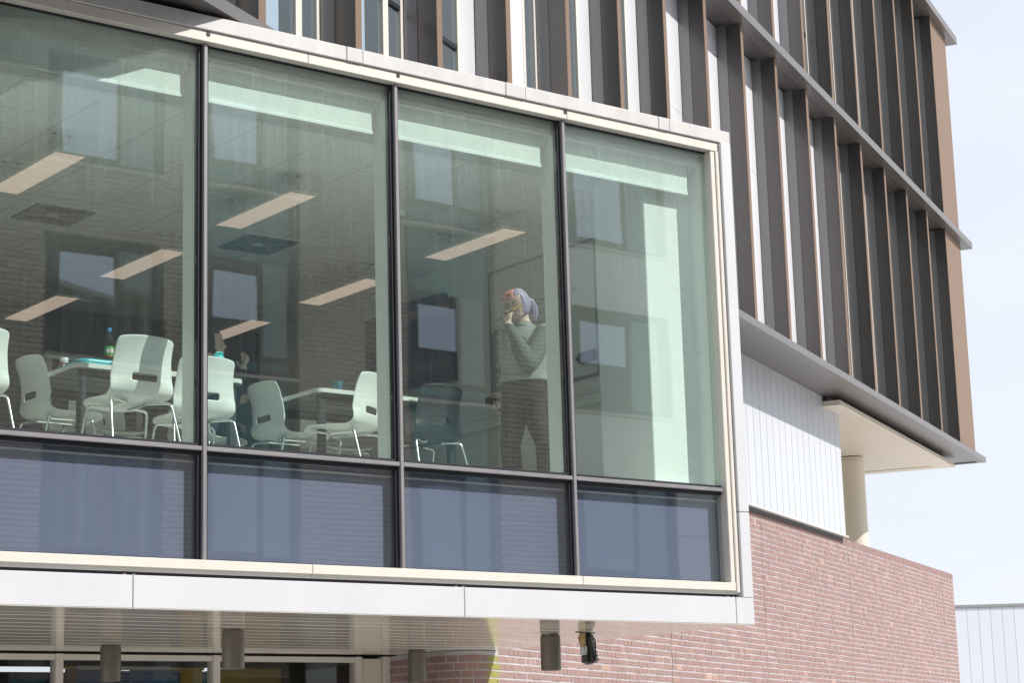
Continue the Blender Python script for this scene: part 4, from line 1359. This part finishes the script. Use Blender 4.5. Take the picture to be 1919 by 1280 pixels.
single = set(i for v, i in scored[:300] if v > 0)
many = MB()
shared = {}
for i, c in enumerate(cand):
    a0, s2, z, tint, off = c
    if i not in single:
        brick_geo(many, a0, s2, z, BHt, off, tint)
        continue
    m_ = MB()
    if a0 < Lst + La + 0.02:
        brick_geo(m_, a0, s2, z, BHt, off, tint)
        o = m_.build('brick', M_brick, bw)
    else:
        key = round((s2 - a0) / 0.004)
        if key not in shared:
            w_ = key * 0.004
            shared[key] = MB().cbox((-w_ / 2, 0, -BHt / 2), (w_ / 2, 0.05, BHt / 2), 0.0025).mesh('brick', M_brick)
        p, h_, n_ = wallp((a0 + s2) / 2)
        q = p + n_ * off - WO
        o = inst('brick', shared[key], bw, (q.x, q.y, z + BHt / 2), ANG)
for a0, s2, z, tint, off in sol:
    brick_geo(many, a0, s2, z, 0.104, off, tint)
# the return round the far corner
for c_ in range(nc):
    z = ZTOP - 0.11 - (c_ + 1) * CH + 0.006
    for k in range(3):
        P_ = [F(12.69 + rb.uniform(0, 0.003), -0.632 - 0.11 * k - 0.005), F(12.69, -0.632 - 0.11 * k - 0.102)]
        vs_ = []
        for p in (P_[0], P_[1], P_[1] - DV * 0.04, P_[0] - DV * 0.04):
            vs_ += [(p.x - WO.x, p.y - WO.y, z), (p.x - WO.x, p.y - WO.y, z + BHt)]
        many.add(vs_, [(0, 2, 3, 1), (2, 4, 5, 3), (6, 0, 1, 7), (1, 3, 5, 7), (0, 6, 4, 2)], 0, rb.random())
many.build('brick_courses', M_bricks, bw, tint=True, kind='stuff')
for j in joints:
    p, h_, n_ = wallp(j)
    m_ = MB()
    A, B = p - h_ * 0.005 - n_ * 0.002 - WO, p + h_ * 0.005 - n_ * 0.002 - WO
    A2, B2 = A - n_ * 0.02, B - n_ * 0.02
    m_.prism([(A.x, A.y), (B.x, B.y), (B2.x, B2.y), (A2.x, A2.y)], 0.0, ZTOP - 0.112)
    m_.build('expansion_joint', M_dk2, bw)

# ------------------------------------------------------------------ white cladding above the brick
cw = thing('clad_wall', 'white vertical board cladding above the brick wall', 'wall', F(0, -0.57, 0))
CO = Vector(cw.location)
a0c, a1c = -6.1, 5.58
nb = int((a1c - a0c) / 0.27)
bwid = (a1c - a0c) / nb
for k in range(nb):
    m_ = MB()
    fbox(m_, a0c + k * bwid + 0.005, a0c + (k + 1) * bwid - 0.005, -0.60, -0.565, 4.625, 6.493)
    m_.xf(lambda p: p - CO).build('cladding_board', M_clad, cw)
m_ = MB()
fbox(m_, a0c, a1c - 0.01, -0.75, -0.592, 4.63, 6.49)
m_.xf(lambda p: p - CO).build('backing', M_alu, cw)
m_ = MB()
fbox(m_, a0c, a1c + 0.05, -0.62, -0.535, 4.605, 4.622)
m_.xf(lambda p: p - CO).build('drip_flashing', M_coping, cw)
m_ = MB()
fbox(m_, a0c, a1c - 0.02, -0.64, -0.60, 4.56, 4.604)
m_.xf(lambda p: p - CO).build('shadow_gap', M_gasket, cw)

# ------------------------------------------------------------------ finned block
fb = thing('finned_block', 'upper storeys with tall bronze vertical fins and slim ledges', 'building', QB)
def fpart(name, mb, m, parent=None, **k):
    mb.xf(lambda p: p - QB)
    return mb.build(name, m, parent or fb, **k)
A0, A1 = -17.0, 12.30
HB, HT, HU0, HU1 = 6.572, 10.275, 10.395, 14.07
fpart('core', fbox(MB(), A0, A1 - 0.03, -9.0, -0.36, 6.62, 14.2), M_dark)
# fins: one mesh per storey, shared
def fin_mesh(h):
    m_ = MB()
    fin = [(-0.045, -0.17), (0.045, -0.17), (0.045, 0.0), (-0.045, 0.0)]
    P_ = [DV * a + NV * n for a, n in fin]
    m_.prism([(p.x, p.y) for p in P_], 0, h)
    return m_.mesh('fin', M_bronze)
fl_, fu_ = fin_mesh(HT - HB), fin_mesh(HU1 - HU0)
stop_l, stop_u = fin_mesh(0.1), None
m_ = MB()
P_ = [DV * a + NV * n for a, n in ((-0.0465, -0.175), (0.0465, -0.175), (0.0465, -0.170), (-0.0465, -0.170))]
m_.prism([(p.x, p.y) for p in P_], 0, HT - HB - 0.01)
seam = m_.mesh('seam', M_dk2)
M_ret = mat('sheen_grey', (0.25, 0.243, 0.25), 0.3, metal=0.35, var=0.05, vscale=2, stretch=(1, 1, 0.2), rand=0.04)  # rear part of the fin: reflected sheen put in as a lighter grey
def ret_mesh(h):
    m2_ = MB()
    P2 = [DV * a + NV * n for a, n in ((-0.043, -0.30), (0.043, -0.30), (0.043, -0.1705), (-0.043, -0.1705))]
    return m2_.prism([(p.x, p.y) for p in P2], 0.0, h).mesh('return_panel', M_ret)
ret_l, ret_u = ret_mesh(HT - HB), ret_mesh(HU1 - HU0)
def cap_mesh(h):  # front strip carrying the painted sunlit tone of the fin metal
    m2_ = MB()
    P2 = [DV * a + NV * n for a, n in ((-0.048, 0.001), (0.048, 0.001), (0.048, 0.007), (-0.048, 0.007))]
    return m2_.prism([(p.x, p.y) for p in P2], 0.003, h - 0.003).mesh('sunlit_edge', M_tan)
cap_l, cap_u = cap_mesh(HT - HB), cap_mesh(HU1 - HU0)
for i in range(-11, 9):
    for me_, z0 in ((fl_, HB), (fu_, HU0)):
        q = DV * (i * SP)
        o = inst('fin', me_, fb, (q.x, q.y, z0))
        s_ = inst('seam', seam, o, (0, 0, 0.005))
        inst('return_panel', ret_l if z0 == HB else ret_u, o)
        inst('sunlit_edge', cap_l if z0 == HB else cap_u, o)
# corner panels at the far end
for z0, z1 in ((HB, HT), (HU0, HU1)):
    fpart('corner_panel', fbox(MB(), 8 * SP + 0.049, A1, -0.30, -0.003, z0, z1), M_tan)
# ledges
for z0, z1, nm in ((6.480, HB - 0.002, 'low'), (HT + 0.002, HU0 - 0.002, 'mid'), (HU1 + 0.002, 14.20, 'top')):
    pr = 0.085 if nm == 'low' else 0.12
    lo = fpart('ledge', fbox(MB(), A0, 12.62 + pr, -0.05, pr, z0, z1), M_bronze_d)
    a = A0
    while a < 12.5:
        b = min(a + 2.78, 12.60)
        fpart('soffit_panel', fbox(MB(), a + 0.003, b - 0.003, -0.62 if nm == 'low' else -0.31, -0.066, z0 + 0.016, z1 - 0.004), M_bronze_d, lo)
        a = b
    fpart('end_lip', fbox(MB(), 12.615, 12.62 + pr, -1.2, -0.052, z0, z1), M_bronze_d, lo)
# bays between the fins
def bay_panel(i, z0, z1, kind):
    a, b = i * SP + 0.047, (i + 1) * SP - 0.047
    mid = (a + b) / 2
    if kind == 'P':
        for p, q in ((a, mid - 0.002), (mid + 0.002, b)):
            pn = fpart('wall_panel', fbox(MB(), p, q, -0.34, -0.302, z0, z0 + 2.2), M_white)
            fpart('wall_panel', fbox(MB(), p, q, -0.34, -0.302, z0 + 2.205, z1), M_white)
        return
    mid = lerp(a, b, 0.76 if kind != 'gg' or i < 0 else 0.5)
    for p, q, kk in ((a, mid, kind[0]), (mid, b, kind[1])):
        if kk == 'p':
            fpart('wall_panel', fbox(MB(), p, q - 0.002, -0.34, -0.302, z0, z1), M_white)
        else:
            wd = fpart('window', fbox(fbox(fbox(fbox(MB(), p, p + 0.045, -0.35, -0.30, z0, z1), q - 0.045, q, -0.35, -0.30, z0, z1), p + 0.045, q - 0.045, -0.35, -0.30, z0, z0 + 0.06), p + 0.045, q - 0.045, -0.35, -0.30, z1 - 0.06, z1), M_cream)
            fpart('pane', fbox(MB(), p + 0.045, q - 0.045, -0.335, -0.325, z0 + 0.06, z1 - 0.06), M_skyglass if i < 0 else M_darkglass, wd)
            fpart('rail', fbox(MB(), p + 0.046, q - 0.046, -0.33, -0.305, z0 + 1.1, z0 + 1.14), M_gasket, wd)
LOWB = {-11: 'gg', -10: 'gg', -9: 'gg', -8: 'gg', -7: 'gg', -6: 'gp', -5: 'pg', -4: 'gp', -3: 'gp', -2: 'P', -1: 'P', 0: 'P', 1: 'P', 2: 'P', 3: 'gg', 4: 'gg', 5: 'gg', 6: 'gg', 7: 'gg'}
UPB = {-1: 'P', 0: 'P', 1: 'P', 2: 'gg', 3: 'gg', 4: 'gg', 5: 'gg', 6: 'gg', 7: 'gg'}
for i in range(-11, 8):
    bay_panel(i, HB, HT, LOWB[i])
    bay_panel(i, HU0, HU1, UPB.get(i, 'P'))
# cream soffit slab and its border beyond the cladding
fpart('lower_soffit', fbox(MB(), 4.75, 12.02, -5.0, -0.32, 6.362, 6.42), M_cream_s)
bd = fpart('soffit_border', fbox(fbox(MB(), 4.75, 12.02, -0.62, -0.30, 6.350, 6.360), 11.72, 12.02, -5.0, -0.622, 6.350, 6.360), M_cream_s)
fpart('soffit_upstand', fbox(MB(), 4.80, 11.95, -4.9, -0.50, 6.421, 6.49), M_dk2)
fpart('block_underside', fbox(MB(), A0, 12.60, -9.0, -0.61, 6.567, 6.615), M_dk2)
# round column
def ray(x, y):
    return cf + cr * ((x - 959.5) / FPX) - cu * ((y - 640) / FPX)
v_ = ray(1599, 930)
pl0 = F(0, -1.55)
t_ = pl0.dot(NV) / v_.dot(NV)
cc = v_ * t_
col = thing('round_column', 'cream round column standing behind the brick parapet', 'column', (cc.x, cc.y, 0.0))
MB().lathe([(0.205, 0.0), (0.205, 6.30)], 48).build('shaft', M_col, col, smooth=True)
MB().lathe([(0.20, 6.305), (0.20, 6.345)], 40).build('cap_joint', M_cream_s, col, smooth=True)
# unseen dark core added behind the cladding so daylight does not leak through
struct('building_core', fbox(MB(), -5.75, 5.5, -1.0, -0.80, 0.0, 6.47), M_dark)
struct('terrace', fbox(MB(), 5.6, 12.6, -6.0, -0.98, 4.2, 4.3), M_conc)

# ------------------------------------------------------------------ far white shed
def at(x, y, depth):
    v = ray(x, y)
    return v * depth
D0 = 52.0
pL, pR = at(1700, 1139, D0), at(2200, 1138, D0)
zt_ = pL.z + CAM_Z
hd = Vector((pR.x - pL.x, pR.y - pL.y, 0)).normalized()
hn = Vector((hd.y, -hd.x, 0))
sh = thing('white_shed', 'pale profiled metal building beyond the end of the brick wall', 'building', (pL.x, pL.y, 0))
bdm = MB()
w_ = 0.30
Q = [Vector((0, 0, 0)), hd * (w_ - 0.007), hd * (w_ - 0.007) - hn * 0.05, -hn * 0.05]
bdm.prism([(p.x, p.y) for p in Q], 0, zt_ - 0.06)
bdme = bdm.mesh('cladding_sheet', mat('shed_sheet', (0.62, 0.645, 0.70), 0.5, rand=0.02))
for k in range(24):
    p = hd * (k * w_)
    inst('cladding_sheet', bdme, sh, (p.x, p.y, 0))
Q = [-hn * 0.045, hd * 7.2 - hn * 0.045, hd * 7.2 - hn * 8, -hn * 8]
MB().prism([(p.x, p.y) for p in Q], 0, zt_ - 0.07).build('wall_core', mat('shed_core', (0.62, 0.64, 0.68), 0.6), sh)
Q = [hn * 0.03, hd * 7.2 + hn * 0.03, hd * 7.2 - hn * 8.1, -hn * 8.1]
MB().prism([(p.x, p.y) for p in Q], zt_ - 0.055, zt_ + 0.02).build('roof_trim', M_alu, sh)

# ------------------------------------------------------------------ building opposite, seen in the glass
YO = -2.0
ob = thing('opposite_building', 'buff brick building with navy framed windows facing the glazed bay', 'building', (16, YO, 0))
OO = Vector((16, YO, 0))
WINS = []
ROWS = ((9.75, 11.25), (7.05, 8.75), (4.40, 5.95), (1.3, 3.1))
for cx0, cx1, full in ((4.2, 6.0, False), (7.0, 8.7, False), (11.43, 13.20, False), (13.76, 15.40, True), (17.05, 18.70, True), (20.3, 22.4, False), (24.0, 25.8, False), (27.4, 29.2, True), (0.6, 2.4, False), (-3.5, -1.7, True)):
    for r_, (z0, z1) in enumerate(ROWS):
        WINS.append((cx0, cx1, z0, z1, r_, full))
def in_win(x0, x1, z0, z1):
    for a, b, c_, d_, r_, fu in WINS:
        lo = c_
        hi = d_ if not (fu and r_ in (1, 2, 3)) else d_ + 1.4
        if x1 > a and x0 < b and z1 > lo and z0 < hi:
            return (a, b)
    return None
HO = 12.45
obk = MB()
ro = random.Random(3)
c_ = 0
z = 0.0
while z < HO - 0.08:
    x = 4.0 + (0.1125 if c_ % 2 else 0)
    while x < 30 and z > 3.3:
        x1 = x + 0.213
        w_hit = in_win(x, x1, z, z + 0.062)
        xa, xb = x, x1
        if w_hit:
            if x < w_hit[0] - 0.03:
                xb = w_hit[0] - 0.001
            elif x1 > w_hit[1] + 0.03:
                xa = w_hit[1] + 0.001
            else:
                xb = xa
        xb = min(xb, 20.28)
        if xb - xa > 0.025:
            y_ = ro.uniform(-0.002, 0.003)
            xa, xb = xa - OO.x, xb - OO.x
            obk.add([(xa, y_, z), (xb, y_, z), (xb, y_, z + 0.062), (xa, y_, z + 0.062), (xa, y_ - 0.03, z), (xb, y_ - 0.03, z), (xb, y_ - 0.03, z + 0.062), (xa, y_ - 0.03, z + 0.062)],
                    [(1, 0, 3, 2), (0, 1, 5, 4), (2, 3, 7, 6), (1, 2, 6, 5), (3, 0, 4, 7)], 0, ro.random())
        x += 0.225
    z += 0.075
    c_ += 1
obk.build('brick_courses', M_obrick, ob, tint=True, kind='stuff')
# wall body as strips round the openings
wb_ = MB()
cols = sorted(set((a, b) for a, b, *_ in WINS))
xcur = -12.0
for a, b in cols:
    wb_.box((xcur - OO.x, -0.35, 0), (a - OO.x, -0.009, HO))
    zc = 0.0
    hs = sorted([(z0, (z1 if not (fu and r_ in (1, 2, 3)) else z1 + 1.4)) for (p, q, z0, z1, r_, fu) in WINS if p == a])
    for z0, z1 in hs:
        if z0 > zc + 0.01:
            wb_.box((a - OO.x, -0.35, zc), (b - OO.x, -0.009, z0))
        zc = z1
    wb_.box((a - OO.x, -0.35, zc), (b - OO.x, -0.009, HO))
    xcur = b
wb_.box((xcur - OO.x, -0.35, 0), (34 - OO.x, -0.009, HO))
wb_.build('wall', M_omortar, ob)
MB().box((-12 - OO.x, -10, 0), (34 - OO.x, -0.36, HO - 0.02)).build('rooms', M_dark, ob)
for px0, px1 in ((22.4, 24.0), (25.8, 27.4), (29.2, 34.0)):
    for k in range(12):
        MB().cbox((px0 + 0.006 - OO.x, -0.0085, k * 1.03 + 0.006), (px1 - 0.006 - OO.x, 0.012, min((k + 1) * 1.03, HO) - 0.006), 0.003).build('render_panel', M_liner, ob)
for px0, px1 in ((20.3, 22.4), (24.0, 25.8)):
    for pz0, pz1 in ((0.0, 1.3), (3.1, 4.4), (5.95, 7.05), (8.75, 9.75), (11.25, HO)):
        MB().cbox((px0 + 0.006 - OO.x, -0.0085, pz0 + 0.006), (px1 - 0.006 - OO.x, 0.012, pz1 - 0.056), 0.003).build('render_panel', M_liner, ob)
MB().box((-12.2 - OO.x, -10.2, HO), (34.2 - OO.x, 0.06, HO + 0.12)).build('parapet', M_coping, ob)
for (a, b, z0, z1, r_, fu) in WINS:
    zt = z1 if not (fu and r_ in (1, 2, 3)) else z1 + 1.4
    wd = MB()
    for p, q in (((a, z0), (a + 0.10, zt)), ((b - 0.10, z0), (b, zt)), ((a + 0.10, z0), (b - 0.10, z0 + 0.09)), ((a + 0.10, zt - 0.09), (b - 0.10, zt))):
        wd.box((p[0] - OO.x, -0.16, p[1]), (q[0] - OO.x, -0.10, q[1]))
    w_o = wd.build('window', M_oframe, ob)
    if zt > z1:
        MB().box((a + 0.1 - OO.x, -0.17, z1), (b - 0.1 - OO.x, -0.12, zt - 0.09)).build('spandrel', M_teals, w_o)
    m1 = lerp(a, b, 0.62)
    MB().box((m1 - OO.x, -0.158, z0 + 0.09), (m1 + 0.06 - OO.x, -0.102, z1)).build('mullion', M_oframe, w_o)
    # fixed light
    MB().box((m1 + 0.06 - OO.x, -0.14, z0 + 0.09), (b - 0.10 - OO.x, -0.132, z1)).build('pane', M_darkglass, w_o)
    # tilted vent light that mirrors the sky
    hw, hh = (m1 - a - 0.28) / 2, (0.36 if r_ == 1 else (z1 - z0 - 0.30) / 2)
    o = MB().box((-hw, -0.006, -hh + 0.02), (hw, 0.006, hh - 0.02)).build('pane', M_mirror if r_ < 2 else M_darkglass, w_o)
    o.location = ((a + 0.28 + m1) / 2 - OO.x, -0.145, (z1 - 0.55 if r_ == 1 else (z0 + z1) / 2))
    o.rotation_euler = (R(0.4 if r_ < 2 else 0), 0, 0)
    MB().box((a + 0.1 - OO.x, -0.20, z0 + 0.09), (m1 - OO.x, -0.165, z1)).build('casement', M_oframe, w_o)
    MB().box((a - 0.03 - OO.x, -0.10, z0 - 0.05), (b + 0.03 - OO.x, 0.05, z0 - 0.004)).build('sill', M_coping, w_o)
